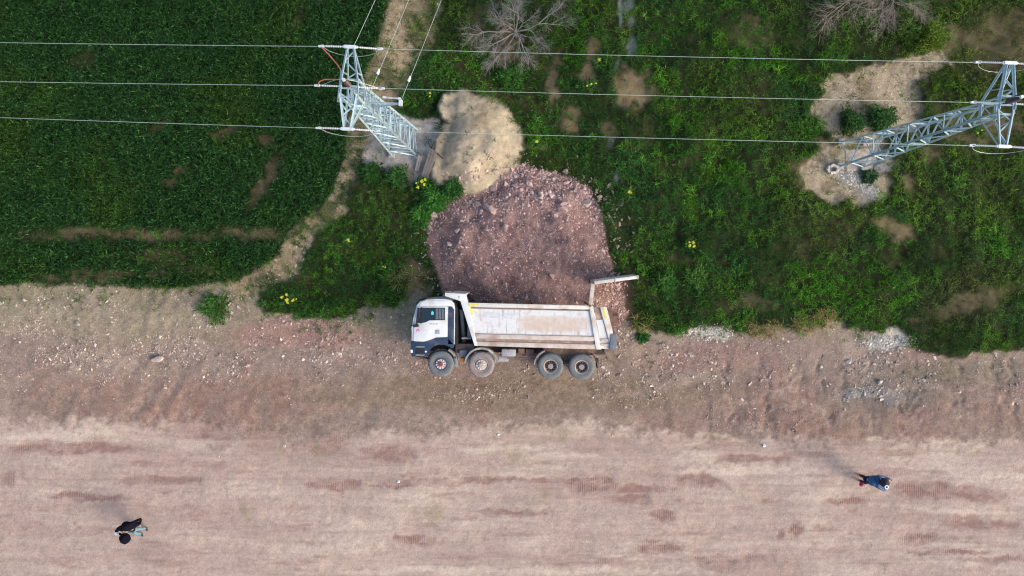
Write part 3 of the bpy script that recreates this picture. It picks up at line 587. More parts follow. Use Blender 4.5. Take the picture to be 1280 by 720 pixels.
x, y, size, U_, V_ = x[keep], y[keep], size[keep], U_[keep], V_[keep]; n = len(x)
a0 = rng.uniform(0, 6.283, 700); r0 = 1 + np.abs(rng.normal(0, .13, 700)); c0 = P(650, 312); xo, yo = c0.x + np.cos(a0) * r0 * 4.3, c0.y + np.sin(a0) * r0 * 3.6
x = np.concatenate([x, xo]); y = np.concatenate([y, yo]); size = np.concatenate([size, rng.uniform(.03, .09, 700)]); U_, V_ = px_of(x, y); k = (V_ < 386) | (U_ > 768); x, y, size, U_, V_ = x[k], y[k], size[k], U_[k], V_[k]; n = len(x)
size = size * (1 + .6 * sstep(-V_ , -295, -240)) * (1 + .5 * sstep(U_, 735, 765))
rc = np.array([.42, .30, .28]) * rng.normal(1, .17, (n, 1)).clip(.5, 1.8); oc = (rng.random((n, 1)) < .18) * np.array([.14, .09, .07]); rc = rc + oc * rng.random((n, 1))
# a few hundred fist to head sized blocks on the upper slopes
m_ = 900; bx = rng.uniform(533, 758, m_); by = 212 + 190 * rng.random(m_) ** 1.7; k = (sdf(PILE, bx, by) > 3) & ((by < 384) | (bx > 768)); bx, by = bx[k], by[k]; k = rng.random(len(bx)) < .35 + .65 * sstep(-sdf(PILE, bx, by), -34, -6); bx, by = bx[k], by[k]
pp = np.array([P(a_, b_)[:2] for a_, b_ in zip(bx, by)]); m_ = len(pp)
x = np.concatenate([x, pp[:, 0]]); y = np.concatenate([y, pp[:, 1]]); size = np.concatenate([size, .05 + .028 * rng.pareto(2.6, m_).clip(0, 4)]); rc = np.concatenate([rc, np.array([.44, .34, .32]) * rng.normal(1, .12, (m_, 1))])
stones('rubble', x, y, size, rc, sink=.42, label='broken purplish red rubble tipped out beside the overturned truck', cat='rubble')
x = rng.normal(0, 1, 2600); y = rng.normal(0, 1, 2600)
p = P(885, 415); x1_, y1_ = p.x + x[:600] * .55, p.y + y[:600] * .16
p = P(1106, 428); x2_, y2_ = p.x + x[600:1500] * .55, p.y + y[600:1500] * .2
tt = rng.random(1100) ** .8; cx_ = np.interp(tt, [0, .45, 1], [1050, 1072, 1094]); cy_ = np.interp(tt, [0, .45, 1], [214, 226, 244]); w3 = 7 - 3 * tt
pts_ = np.array([P(a_ + b_ * c_, d_ + e_ * c_ * .8)[:2] for a_, b_, d_, e_, c_ in zip(cx_, x[1500:], cy_, y[1500:], w3)]); x3_, y3_ = pts_[:, 0], pts_[:, 1]
xx = np.concatenate([x1_, x2_, x3_]); yy = np.concatenate([y1_, y2_, y3_]); n = len(xx)
stones('white_gravel', xx, yy, rng.uniform(.02, .075, n), np.array([.58, .55, .49]) * rng.uniform(.4, 1.15, (n, 1)), 'patches of white stone chips at the grass edge and by the right pylon', 'gravel')
# ---------------------------------------------------------------- boulders one can pick out
def boulder(px, py, w, h, m, label, seed, ang=0, flat=.6, name='boulder', group=None):
    bm = bmesh.new(); r = random.Random(seed)
    for _ in range(13):
        v = Vector((r.gauss(0, 1), r.gauss(0, 1), r.gauss(0, 1))).normalized() * r.uniform(.8, 1.15); bm.verts.new(v)
    res = bmesh.ops.convex_hull(bm, input=bm.verts)
    bmesh.ops.delete(bm, geom=[g for g in res['geom_interior'] if isinstance(g, bmesh.types.BMVert)], context='VERTS')
    bmesh.ops.bevel(bm, geom=list(bm.edges), offset=.03, segments=1, affect='EDGES')
    sx, sy = w / 26.5 / 2, h / 26.5 / 2
    for v in bm.verts: v.co = Vector((v.co.x * sx, v.co.y * sy, v.co.z * min(sx, sy) * flat * 1.3))
    me = bpy.data.meshes.new(name); bm.to_mesh(me); bm.free()
    o = link(name, me, None, M[m]); o.location = PG(px, py, min(sx, sy) * flat * .75); o.rotation_euler = (0, 0, math.radians(ang)); return tag(o, label, 'rock', group)
for i, (px, py, w_, h_, m, ang, lab) in enumerate([
    (613, 263, 21, 14, 'rockred', 38, 'largest red boulder lying on the upper slope of the rubble pile'),
    (598, 254, 13, 11, 'rockred', 10, 'rounded red boulder just left of the largest one on the rubble'),
    (541, 268, 16, 9, 'rockpale', 22, 'pale elongated boulder at the left tip of the rubble pile'),
    (733, 253, 15, 10, 'rockpale', 5, 'pale oval boulder on the right rim of the rubble pile'),
    (750, 247, 10, 8, 'rockpale', -20, 'small brownish stone in the grass right of the rubble pile'),
    (676, 243, 11, 9, 'rockpale', 0, 'pale boulder in the upper middle of the rubble pile'),
    (617, 236, 11, 10, 'rockred', 60, 'dusty red stone where the rubble meets the clay heap'),
    (707, 215, 9, 8, 'rockpale', 30, 'pale angular stone in the grass above the rubble pile'),
    (631, 285, 10, 12, 'rockred', 20, 'dark red stone near the middle of the rubble pile'),
    (571, 288, 9, 9, 'rockred', 0, 'grey red stone in the left part of the rubble pile'),
    (562, 305, 8, 7, 'rockpale', 0, 'small pale stone low on the left slope of the rubble'),
    (674, 180, 6, 5, 'rockpale', 0, 'small grey stone in the grass right of the clay heap'),
    (197, 448, 17, 11, 'rockpale', -8, 'broad pale rock among gravel on the left of the earth strip'),
    (31, 374, 9, 6, 'rockpale', 20, 'pale stone on the dry grass strip at far left'),
    (98, 404, 8, 6, 'rockpale', 20, 'light stone in the stony patch under the wheat field'),
    (1099, 477, 8, 8, 'rockwhite', 0, 'white stone on the grey gravel right of centre'),
    (827, 431, 9, 5, 'rockwhite', 10, 'white stone just right of the truck tail below the grass'),
    (608, 286, 9, 7, 'rockred', 30, 'flat red stone below the largest boulder on the rubble'),
    (690, 345, 9, 7, 'rockred', 30, 'dull red stone on the rubble just above the truck body'),
    (1060, 452, 7, 6, 'rockwhite', 0, 'small white stone under the white gravel patch'),
    ]): boulder(px, py, w_, h_, m, lab, 40 + i, -ang)
# pale broken block by the right pylon
bl = root('concrete_block', PG(1040, 212), 'pale broken ring shaped block beside the foot of the right pylon', 'block')
for k in range(7):
    a0 = k * 51; c_ = MB(); r_ = .2
    c_.box(-.10, .10, -.06, .06, 0, .16 + .02 * (k % 3), bev=.015)
    o = c_.build('fragment', M['rockwhite'], bl); o.location = (r_ * math.cos(math.radians(a0)) * 1.1, r_ * math.sin(math.radians(a0)) * .85, 0); o.rotation_euler = (0, .1 * (k % 2), math.radians(a0 + 90 + 9 * (k % 3)))
# planks beside the left pylon
def plank(a, b_, wd, th, m, label, name='plank', z0=.05, z1=.05, n=3):
    A, B_ = PG(*a, z0), PG(*b_, z1); d = B_ - A; rt = root(name, A, label, name.replace('_', ' '))
    q = d.to_track_quat('X', 'Z'); rt.rotation_mode = 'QUATERNION'; rt.rotation_quaternion = q
    for k in range(n):
        w_ = wd / n; y0_ = -wd / 2 + k * w_
        o = MB().box(0, d.length * (1 - .03 * (k % 2)), y0_ + .006, y0_ + w_ - .006, -th / 2 + .01 * (k % 2), th / 2, bev=.006).build('board', m, rt)
    return rt
plank((544, 190), (531, 223), .36, .06, M['wood'], 'dark weathered boards lying in the gully beside the clay heap', z0=.5, z1=.12)
plank((527, 196), (521, 214), .2, .05, M['woodpale'], 'pale board leaning at the corner of the left pylon pad', z0=.35, z1=.05, n=2)
st_ = root('stick', PG(541, 189, .35), 'thin black stick poking over the left edge of the clay heap', 'stick')
e = PG(554, 199, .12) - PG(541, 189, .35); MB().path([(0, 0, 0), e * .4 + Vector((0, .04, .03)), e], .035).build('shaft', M['black'], st_)
for k in range(3): MB().path([(0, 0, 0), (-.1 + .06 * k, .2, -.05), (-.16 + .12 * k, .42, -.15)], .02).build('twig', M['black'], st_)
# concrete pad at right pylon
MB().box(-.85, .62, -.5, .5, -.2, .03, bev=.03).build('concrete_pad', M['padearth']).location = PG(1080, 199, 0); bpy.data.objects['concrete_pad'].rotation_euler = (0, 0, .09)
tag(bpy.data.objects['concrete_pad'], 'small weathered concrete pad under the right pylon', 'pad')
# small litter on the earth
def litter(px, py, r, m, label, seed):
    bm = bmesh.new(); q = random.Random(seed); bmesh.ops.create_icosphere(bm, subdivisions=2, radius=r)
    for v in bm.verts: v.co = Vector((v.co.x * q.uniform(.6, 1.2), v.co.y * q.uniform(.5, 1.1), v.co.z * q.uniform(.2, .6)))
    me = bpy.data.meshes.new('litter'); bm.to_mesh(me); bm.free(); o = link('litter', me, None, M[m]); o.location = PG(px, py, r * .25); tag(o, label, 'litter')
litter(955, 557, .085, 'whitecloth', 'crumpled pale blue white plastic scrap at the road edge', 1)
litter(498, 602, .07, 'whitecloth', 'tiny white scrap on the road lower centre left', 2)
litter(623, 543, .07, 'whitecloth', 'tiny white scrap at the road edge below the truck', 3)
litter(356, 557, .08, 'rockwhite', 'pale crushed scrap at the road edge left of centre', 4)
# ---------------------------------------------------------------- bushes and weeds
def leafball(name, parent, R, Hh, n, base, L=(.08, .2), W=(.03, .06)):
    u = rng.normal(size=(n, 3)); u /= np.linalg.norm(u, axis=1)[:, None]; r = rng.random(n) ** .45
    an_ = np.arctan2(u[:, 1], u[:, 0]); lump = (1 + .22 * np.sin(3 * an_ + R * 9 + n) + .18 * np.sin(5 * an_ + n * 1.3) + .12 * np.sin(9 * an_ + n)) * (1 + rng.normal(0, .12, n))
    x, y, z = u[:, 0] * r * R * lump, u[:, 1] * r * R * lump, np.abs(u[:, 2]) * r * Hh * (.8 + .4 * rng.random(n))
    c = np.array(base) * 1.25 * rng.normal(1, .4, (n, 1)).clip(.3, 2.4)
    v, f, c = leaves('l', x, y, z, rng.uniform(*L, n), rng.uniform(*W, n), np.arctan2(y, x) + rng.normal(0, .9, n), rng.uniform(.1, 1.1, n), c, .3)
    return link(name, npmesh(name, v, f, c), parent, M['leaf'])
def bush(px, py, R, Hh, n, base, label, name='bush', group=None, cat='bush'):
    rt = root(name, PG(px, py, -.05), label, cat, group)
    leafball('foliage', rt, R, Hh, n, base)
    s = MB()
    for k in range(7):
        a_ = k * .9; s.tube((0, 0, 0), (math.cos(a_) * R * .6, math.sin(a_) * R * .6, Hh * .7), .02, .008, 5)
    s.build('stem', M['bark'], rt); return rt
bush(1063, 154, .50, .7, 1700, (.035, .09, .025), 'dark green round bush on bare ground left of the other near the right pylon')
bush(1099, 150, .56, .75, 2100, (.04, .105, .028), 'larger green bush on bare ground just above the right pylon lattice')
bush(1160, 48, .65, .9, 1900, (.09, .15, .02), 'yellow green shrub below the bare tree at upper right')
bush(1128, 40, .6, .8, 1500, (.055, .11, .02), 'olive shrub tangled under the bare brown tree')
bush(1128, 8, .8, 1.1, 2000, (.07, .13, .022), 'leafy shrub at the top edge right of the bare brown tree')
bush(545, 250, .6, .6, 1900, (.05, .16, .028), 'bright green leafy weeds at the left edge of the rubble pile')
bush(528, 268, .5, .5, 1200, (.05, .15, .026), 'bright green weed clump left of the pale rubble boulder')
bush(566, 236, .42, .55, 1200, (.03, .10, .022), 'dark green weed clump under the clay heap')
bush(497, 222, .5, .5, 1100, (.035, .11, .025), 'green weeds below the left pylon pad')
bush(465, 217, .5, .5, 1000, (.03, .09, .022), 'dull green weeds left of the left pylon pad')
bush(270, 384, .75, .35, 1400, (.05, .13, .025), 'low green weed clump alone on the earth strip below the wheat')
bush(803, 421, .26, .2, 420, (.03, .12, .02), 'tiny green tuft on bare soil right of the truck tail')
bush(1085, 221, .34, .35, 500, (.03, .075, .03), 'spiky dark weed among white stones by the right pylon')
bush(640, 100, .7, .6, 1300, (.04, .12, .022), 'green shrub under the grey bare tree')
bush(868, 345, .55, .6, 1200, (.06, .14, .028), 'light green weed clump right of the open tailgate')
bush(830, 352, .55, .6, 1200, (.045, .13, .024), 'green weed clump beside the end of the open tailgate')
def flowers(px, py, spots, label, plant=True):
    rt = root('flowering_weed', PG(px, py), label, 'plant', 'yellow flowering weeds')
    leafball('foliage', rt, .28, .35, 160, (.05, .13, .025))
    for (dx, dy, r_) in spots:
        r_ = r_ * .66
        u = rng.normal(size=(26, 3)); u /= np.linalg.norm(u, axis=1)[:, None]; c = u * r_ * .7 + np.array([dx / 26.5, -dy / 26.5, .42])
        v, f, cc = leaves('f', c[:, 0], c[:, 1], c[:, 2], np.full(26, r_ * .8), np.full(26, r_ * .8), rng.uniform(0, 6.28, 26), rng.uniform(-.2, .6, 26), np.full((26, 3), .6))
        r_ *= 1; link('flower_head', npmesh('flower_head', v, f, cc), rt, M['flower'])
flowers(367, 372, [(-11, -1, .09), (-5, 2, .10), (-5, -4, .08), (3, 3, .09), (-4, 6, .08), (7, 1, .05)], 'cluster of yellow flowers in the dark grass left of the cab')
flowers(530, 229, [(-1, -1, .10), (3, -3, .08), (2, 3, .09), (-6, 6, .09), (-8, 1, .05)], 'yellow flowering weed at the foot of the clay heap')
flowers(438, 300, [(0, 0, .08), (1, 2, .05)], 'single yellow flower in grass between the wheat and rubble')
flowers(862, 306, [(-2, 1, .09), (2, -2, .08), (3, 2, .08), (-3, -3, .06)], 'yellow flowering weed in grass above the open tailgate tip')
flowers(738, 108, [(0, 0, .06), (6, -1, .05), (-5, 2, .05)], 'yellow green flowering weed between the upper two wires')
flowers(748, 78, [(0, 0, .08)], 'single yellow flower just below the upper wire')
flowers(671, 179, [(0, 0, .085)], 'yellow flower in grass right of the clay heap')
flowers(785, 241, [(0, 0, .08), (2, 1, .05)], 'small yellow flower in grass right of the rubble top')
flowers(484, 334, [(0, 0, .05), (-3, -1, .04)], 'faint yellow flower in grass above the cab')
flowers(539, 119, [(0, 0, .06), (0, 4, .05)], 'pale yellow flower beside the top of the clay heap')
flowers(1220, 165, [(0, 0, .05), (5, -2, .05), (-5, 3, .05)], 'yellow green weed flowers under the right pylon arm')
# ---------------------------------------------------------------- bare trees
def tree(px, py, height, spread, m, label, seed, lean=(0, 0), limbs=9, depth=5, thick=.10, trunkh=.22, droop=0.0, cr_=None, el=(-.15, .8)):
    r = random.Random(seed); base = PG(px, py, -.1); rt = root('bare_tree', base, label, 'tree', 'leafless trees')
    top = Vector((lean[0], lean[1], height * trunkh)); MB().tube((0, 0, 0), top, thick * 1.3, thick, 10).build('trunk', m, rt, True)
    def grow(s, p, d, L, rad, dep, tw):
        segs = 3 if dep > 1 else 2
        for k in range(segs):
            d = (d + Vector((r.gauss(0, .17), r.gauss(0, .17), r.gauss(0, .13) - droop * .12))).normalized(); q = p + d * (L / segs); r2 = rad * (.86 if dep else .6)
            s.tube(p, q, rad, r2, 6 if dep > 3 else (4 if dep > 1 else 3)); p = q; rad = r2
            if dep > 0:
                for _ in range(1 if dep > 3 else r.choice((2, 2, 3))):
                    ax = Vector((r.gauss(0, 1), r.gauss(0, 1), r.gauss(0, .8))).normalized()
                    nd = (d + ax * .85).normalized(); grow(s, p, nd, L * r.uniform(.45, .68), rad * .58, dep - 1, tw)
        if dep > 0: grow(s, p, d, L * .6, rad * .8, dep - 1, tw)
    for k in range(limbs):
        a_ = 2 * math.pi * k / limbs + r.uniform(-.35, .35); e_ = r.uniform(*el)
        if cr_: a_ = cr_[k % len(cr_)] + r.uniform(-.15, .15)
        d = Vector((math.cos(a_) * math.cos(e_), math.sin(a_) * math.cos(e_), math.sin(e_)))
        s = MB(); grow(s, top * r.uniform(.75, 1), d, spread * r.uniform(.28, .74), thick * r.uniform(.35, .55), depth, 0)
        s.build('branch', m, rt)
    return rt
tree(645, 46, 4.0, 2.45, M['bark'], 'grey leafless tree with spreading branches above the rubble pile', 5, limbs=10, depth=4, thick=.07, el=(.0, .9))
tree(1096, -14, 4.5, 2.9, M['bark2'], 'pale brown leafless tree cut by the top edge at upper right', 9, limbs=7, depth=4, thick=.085, el=(-.05, .7), cr_=[-1.9, -1.35, -2.6, -1.65, 3.0, .3, 1.2, 2.2, -1.1])
# ---------------------------------------------------------------- pylons
BAR = None
def bar(name, parent, a, b_, w_, d_=None, m=None):
    global BAR
    if BAR is None:
        bm = bmesh.new(); t_ = .22
        pts = [(-.5, -.5), (.5, -.5), (.5, -.5 + t_), (-.5 + t_, -.5 + t_), (-.5 + t_, .5), (-.5, .5)]
        lo = [bm.verts.new((0, p[0], p[1])) for p in pts]; hi = [bm.verts.new((1, p[0], p[1])) for p in pts]
        bm.faces.new(lo[::-1]); bm.faces.new(hi)
        for i in range(6): bm.faces.new((lo[i], lo[(i + 1) % 6], hi[(i + 1) % 6], hi[i]))
        bmesh.ops.recalc_face_normals(bm, faces=bm.faces)
        BAR = bpy.data.meshes.new('angle_bar'); bm.to_mesh(BAR); bm.free(); BAR.materials.append(M['steel'])
    a, b_ = Vector(a), Vector(b_); d = b_ - a
    o = bpy.data.objects.new(name, BAR); COL.objects.link(o); o.parent = parent; o.location = a
    o.rotation_mode = 'QUATERNION'; o.rotation_quaternion = d.to_track_quat('X', 'Z'); o.scale = (d.length, w_, d_ or w_); return o
def insulator(parent, a, b_, name='insulator'):
    a, b_ = Vector(a), Vector(b_); d = (b_ - a).normalized(); L = (b_ - a).length; s = MB(); s.tube(a, b_, .02, n=6)
    nd = 9
    for k in range(nd):
        p = a + d * L * (.18 + .64 * k / (nd - 1)); s.tube(p, p + d * .02, .036, .028, 10)
    o = s.build(name, M['insul'], parent, True)
    for q in (a, b_): MB().box(q.x - .05, q.x + .05, q.y - .035, q.y + .035, q.z - .03, q.z + .03, bev=.008).build('clamp', M['fitting'], o)
    return o
def pylon(base, zg, label, rz, detail, half=.6, top=.28, HH=10.35, nb=11):
    rt = root('lattice_pylon', (base[0], base[1], zg), label, 'pylon', 'lattice electricity pylons', rz)
    hb = HH - zg
    def hw(z): return half + (top - half) * min(1, z / (hb - .9)) if z < hb - .9 else top
    cs = [(-1, -1), (1, -1), (1, 1), (-1, 1)]
    for cx, cy in cs:
        bar('leg', rt, (cx * half, cy * half, 0), (cx * top, cy * top, hb - .9), .072)
        bar('leg_top', rt, (cx * top, cy * top, hb - .9), (cx * top, cy * top, hb), .072)
        MB().box(cx * half - .14, cx * half + .14, cy * half - .14, cy * half + .14, -.3, .08, bev=.02).build('footing', M['concrete'], rt)
    zs = [0.02]
    for k in range(nb): zs.append(zs[-1] + (hb - .9) / nb * (1.25 - .5 * k / (nb - 1)))
    zs = [z * (hb - .9) / zs[-1] for z in zs]
    for f in range(4):
        c0, c1 = cs[f], cs[(f + 1) % 4]
        for k in range(nb):
            z0, z1 = zs[k], zs[k + 1]; h0, h1 = hw(z0), hw(z1)
            p00 = (c0[0] * h0, c0[1] * h0, z0); p10 = (c1[0] * h0, c1[1] * h0, z0); p01 = (c0[0] * h1, c0[1] * h1, z1); p11 = (c1[0] * h1, c1[1] * h1, z1)
            zm = (z0 + z1) / 2; hm = hw(zm); m0 = (c0[0] * hm, c0[1] * hm, zm); m1 = (c1[0] * hm, c1[1] * hm, zm)
            if (k + f) % 2: bar('brace', rt, p00, p11, .042)
            else: bar('brace', rt, p10, p01, .042)
            if detail == 'x' : bar('brace', rt, p01 if (k + f) % 2 else p11, m1 if (k + f) % 2 else m0, .038)
            if k and (detail == 'x' or k % 3 == 0): bar('crosspiece', rt, p00, p10, .05)
    # cross arm (along Y), two top chords and two bottom chords to each tip
    A = 1.30; tw = .10; zt = hb
    for sy in (-1, 1):
        for sx in (-1, 1):
            bar('arm_chord', rt, (sx * top, sy * top * .6, zt), (sx * tw, sy * A, zt), .07)
            bar('arm_stay', rt, (sx * top, sy * top, zt - .9), (sx * tw, sy * (A - .02), zt - .06), .06)
            bar('arm_strut', rt, (sx * top * .8, sy * .5, zt), (sx * top * .82, sy * .58, zt - .62), .04)
        xm = lambda u: top + (tw - top) * u
        ys = lambda u: sy * (top * .6 + (A - top * .6) * u)
        us = [0, .3, .62, .9]
        for i, (u0, u1) in enumerate(zip(us, us[1:])):
            g = 1 if i % 2 else -1
            bar('arm_lacing', rt, (g * xm(u0), ys(u0), zt - .03), (-g * xm(u1), ys(u1), zt - .03), .045)
        MB().box(-.19, .19, sy * A - .05, sy * A + .05, zt - .05, zt + .05, bev=.01).build('arm_tip', M['fitting'], rt)
    for yy in (-.28, 0, .28): bar('crosspiece', rt, (-top, yy, zt - .02), (top, yy, zt - .02), .055)
    for sx in (-1, 1): bar('arm_chord', rt, (sx * top, -top * .6, zt), (sx * top, top * .6, zt), .07)
    for sx in (-1, 1): bar('crosspiece', rt, (sx * top, -top, zt - .9), (sx * top, top, zt - .9), .06)
    for sy in (-1, 1): bar('crosspiece', rt, (-top, sy * top, zt - .9), (top, sy * top, zt - .9), .06)
    # post insulator carrying the middle jumper
    s = MB(); s.tube((0, .1, zt), (0, .1, zt + .62), .055, .045, 10)
    for k in range(6): s.tube((0, .1, zt + .08 + k * .09), (0, .1, zt + .12 + k * .09), .105, .07, 12)
    po = s.build('post_insulator', M['insulbrown'], rt, True)
    MB().tube((0, .1, zt + .62), (0, .1, zt + .68), .06, .05, 12).build('cap', M['fitting'], po)
    for k, yy in enumerate((A, .05, -A)):
        for sx in (-1, 1):
            x0 = .19 if k != 1 else top; insulator(rt, (sx * x0, yy, zt - (.0 if k != 1 else .03)), (sx * (x0 + .72), yy + sx * -.01, zt - .06))
            c_ = MB(); c_.box(sx * (x0 + .76) - .09, sx * (x0 + .76) + .09, yy - .03, yy + .03, zt - .10, zt - .03, bev=.008); c_.build('wire_clamp', M['fitting'], rt)
        pts = []
        for q in range(13):
            u = -1 + q / 6; dd = (1 - u * u)
            if k == 1: pts.append((u * 1.0, yy + .05 * dd, zt - .08 + .76 * math.cos(u * 1.57) ** 1.5 if abs(u) < 1 else zt - .08))
            else: pts.append((u * .92, yy - .14 * dd ** .6, zt - .1 - .45 * dd ** .7))
        MB().path(pts, .007).build('jumper_wire', M['wire'], rt)
    return rt
ZT = 10.35
pl = P(436, 110, ZT); plx, ply = pl.x, pl.y
pr2 = P(1258.5, 131, ZT); prx, pry = pr2.x, pr2.y
RZ = math.radians(-2.6)
py1 = pylon((plx, ply), gz(plx, ply) + .02, 'pale blue steel lattice pylon with side bracket beside the clay heap', RZ, 'x')
py2 = pylon((prx, pry), gz(prx, pry) + .08, 'pale blue steel lattice pylon at the right edge beside the bare patch', RZ, 'z', half=.56, top=.24, nb=12)
# extra bracket, red leads and ladder pegs on the left pylon
zb = ZT - py1.location.z - .95
bar('bracket_bar', py1, (-.62, -.22, zb), (1.52, -.22, zb), .07); bar('bracket_bar', py1, (-.55, .02, zb), (1.45, -.20, zb), .05) if False else None
bar('bracket_stay', py1, (-.62, -.22, zb), (-.3, .55, zb + .85), .045); bar('bracket_stay', py1, (1.5, -.22, zb), (.28, -.2, zb - .9), .045)
insulator(py1, (1.45, -.06, zb + .02), (.95, -.04, zb + .02)); MB().box(1.44, 1.56, -.30, -.10, zb - .05, zb + .06, bev=.01).build('bracket_plate', M['fitting'], py1)
def red(pts): MB().path(pts, .02, 6).build('red_lead', M['wirered'], py1)
zt1 = ZT - py1.location.z
red([(-.95, 1.28, zt1 - .05), (-.75, 1.1, zt1 - .12), (-.45, .78, zt1 - .2), (-.28, .5, zt1 - .35)])
red([(-1.0, .05, zt1 - .03), (-.96, .17, zt1 - .02), (-.8, .24, zt1 - .02), (-.5, .27, zt1 - .05), (-.24, .27, zt1 - .1)])
# ---------------------------------------------------------------- overhead wires
def wire(p0, p1, sag, label, group='overhead power wires', r=.0072):
    p0, p1 = Vector(p0), Vector(p1); o = root('power_wire', p0, label, 'wire', group)
    pts = [(p1 - p0) * u + Vector((0, 0, -4 * sag * u * (1 - u))) for u in [k / 24 for k in range(25)]]
    MB().path(pts, r, 5).build('conductor', M['wire'], o); return o
def loc(pyl, v): 
    c, s = math.cos(RZ), math.sin(RZ); return Vector((pyl.location.x + v[0] * c - v[1] * s, pyl.location.y + v[0] * s + v[1] * c, v[2]))
for k, yy, nm in ((0, 1.30, 'uppermost'), (1, .05, 'middle'), (2, -1.30, 'lowest')):
    xo = .95 if k != 1 else 1.04
    a_ = loc(py1, (xo, yy, ZT - .07)); b_ = loc(py2, (-xo, yy, ZT - .07)); wire(a_, b_, .12, f'{nm} wire strung between the two pylons')
    a_ = loc(py1, (-xo, yy, ZT - .07)); q = P(0, (55, 103.5, 148)[k], ZT - .75); d = (q - a_) ; wire(a_, a_ + Vector((d.x * 5, d.y * 5, -.07)), .8, f'{nm} wire running from the left pylon over the wheat')
    a_ = loc(py2, (xo, yy, ZT - .07)); wire(a_, a_ + Vector((40, -1.0, 0)), .4, f'{nm} wire leaving the right pylon past the right edge')
for (ax, ay, az), (qx, qy), nm in (((.1, 1.30, ZT), (468, 0), 'left'), ((.45, .0, ZT - .9), (510, 0), 'middle'), ((1.5, -.2, ZT - .9), (551, 0), 'right')):
    a_ = loc(py1, (ax, ay, az)); q = P(qx, qy, az - .2); d = q - a_; d.z = 0; far = a_ + d * 7; far.z = az - 1.0
    o = wire(a_, far, .25, f'{nm} branch wire running up from the left pylon to the top edge', 'branch wires from the left pylon')
    if nm != 'left':
        p = d.normalized() * .75; s = MB(); s.tube(p, p * 1.25, .055, .03, 8); s.build('insulator', M['fitting'], o)
# ---------------------------------------------------------------- the overturned dump truck
TP = P(640, 425, 2.45); TP.z = 0; TS = (H - 2.45) / FP
truck = root('dump_truck', TP, 'white eight wheeled dump truck lying on its right side beside the rubble', 'truck', rz=-math.atan(.02))
def t2(px, py): return ((px - 640) * TS, (425 - (py - .02 * (px - 640))) * TS)
def tp(pts): return [t2(*p) for p in pts]
ZL = 2.45
def tprism(name, pts, z0, z1, m, parent=truck, bev=0.0, smooth=False, label=None):
    return MB().prism(tp(pts)[::-1], z0, z1, bev).build(name, M[m] if isinstance(m, str) else m, parent, smooth or bev > 0, label)
# cab
cab = tprism('cab', [(513, 427), (513, 411), (515.5, 396), (519, 381), (523, 376.5), (532, 374.6), (545, 373.8), (556, 374), (562, 375), (566, 379), (567.5, 386), (567.5, 431), (560, 431), (554, 425), (540, 425), (534, 429)], .12, ZL - .07, 'white', bev=.05)
tprism('roof_panel', [(524, 378), (531, 376), (556, 375.6), (562, 378), (564, 382.5), (523, 382.5)], ZL - .07, ZL - .045, 'white', cab, bev=.012)
door = tprism('door', [(516, 424.5), (516.2, 411), (519.8, 383.2), (558.6, 383.2), (558.6, 421.5), (545, 421.5), (537, 425), (531, 427.5), (516, 427)], ZL - .066, ZL - .035, 'white', cab, bev=.010)
glass = tprism('window', [(526.2, 384.6), (555.2, 384.6), (555.2, 400.2), (535.5, 400.6), (531, 403), (526, 404)], ZL - .034, ZL - .026, 'glass', door)
for k in range(6):
    x_ = 543.6 + k * 1.9; tprism('curtain_fold', [(x_, 385.6), (x_ + 1.0, 385.6), (x_ + 1.0, 399.3), (x_, 399.3)], ZL - .026, ZL - .020, 'blind', glass)
tprism('air_freshener', [(537.6, 390), (539.6, 388.6), (541, 390.5), (540.8, 393.5), (538, 393.6)], ZL - .025, ZL - .019, 'cyan', glass)
tprism('quarter_window', [(520.6, 384.6), (525.4, 384.6), (525.2, 404), (518.6, 404.2)], ZL - .034, ZL - .027, 'black', door)
tprism('window_seal', [(525.2, 383.9), (526.4, 383.9), (526.2, 404.4), (525.0, 404.6)], ZL - .034, ZL - .018, 'black', door)
mir = tprism('mirror', [(514.4, 406.2), (521.5, 404.8), (522.8, 408.2), (516, 409)], ZL - .03, ZL + .12, 'black', cab, bev=.02)
mir2 = MB().box(*[v for v in (t2(521, 384)[0], t2(524.3, 384)[0])], t2(521, 398)[1], t2(521, 384.5)[1], ZL + .0, ZL + .16, bev=.02).build('mirror', M['black'], cab, True)
MB().path([(*t2(522, 391), ZL - .04), (*t2(521, 391), ZL + .08), (*t2(520, 405), ZL + .04)], .015).build('mirror_arm', M['black'], cab)
tprism('door_handle', [(543.8, 412.6), (548.6, 412.6), (548.6, 417.6), (543.8, 417.6)], ZL - .035, ZL - .015, 'printd', door, bev=.006)
# badge strokes below the window and door lettering
b_ = MB()
for k, w_ in enumerate((1.0, .9, .5, 1.0, .4, .9, 1.0, .8)):
    x_ = 536.2 + k * 1.35; p0, p1 = t2(x_, 405.6), t2(x_ + w_, 404.4); b_.box(p0[0], p1[0], p0[1], p1[1], ZL - .036, ZL - .030)
b_.build('badge', M['printd'], door)
c_ = t2(521.3, 413.2); lo = MB()
lo.arc(c_[0], c_[1] - .0, .028, .066, -20, 200, ZL - .036, ZL - .030, 12)
lo.box(c_[0] - .064, c_[0] - .026, c_[1] - .062, c_[1] - .01, ZL - .036, ZL - .0305).box(c_[0] + .026, c_[0] + .064, c_[1] - .062, c_[1] - .01, ZL - .036, ZL - .0305)
lo.build('logo', M['magenta'], door)
b_ = MB()
for k in range(5):
    x_ = 525.4 + k * 1.5; p0, p1 = t2(x_, 413.6), t2(x_ + .9, 412.2); b_.box(p0[0], p1[0], p0[1], p1[1], ZL - .036, ZL - .031)
b_.build('lettering', M['print_'], door)
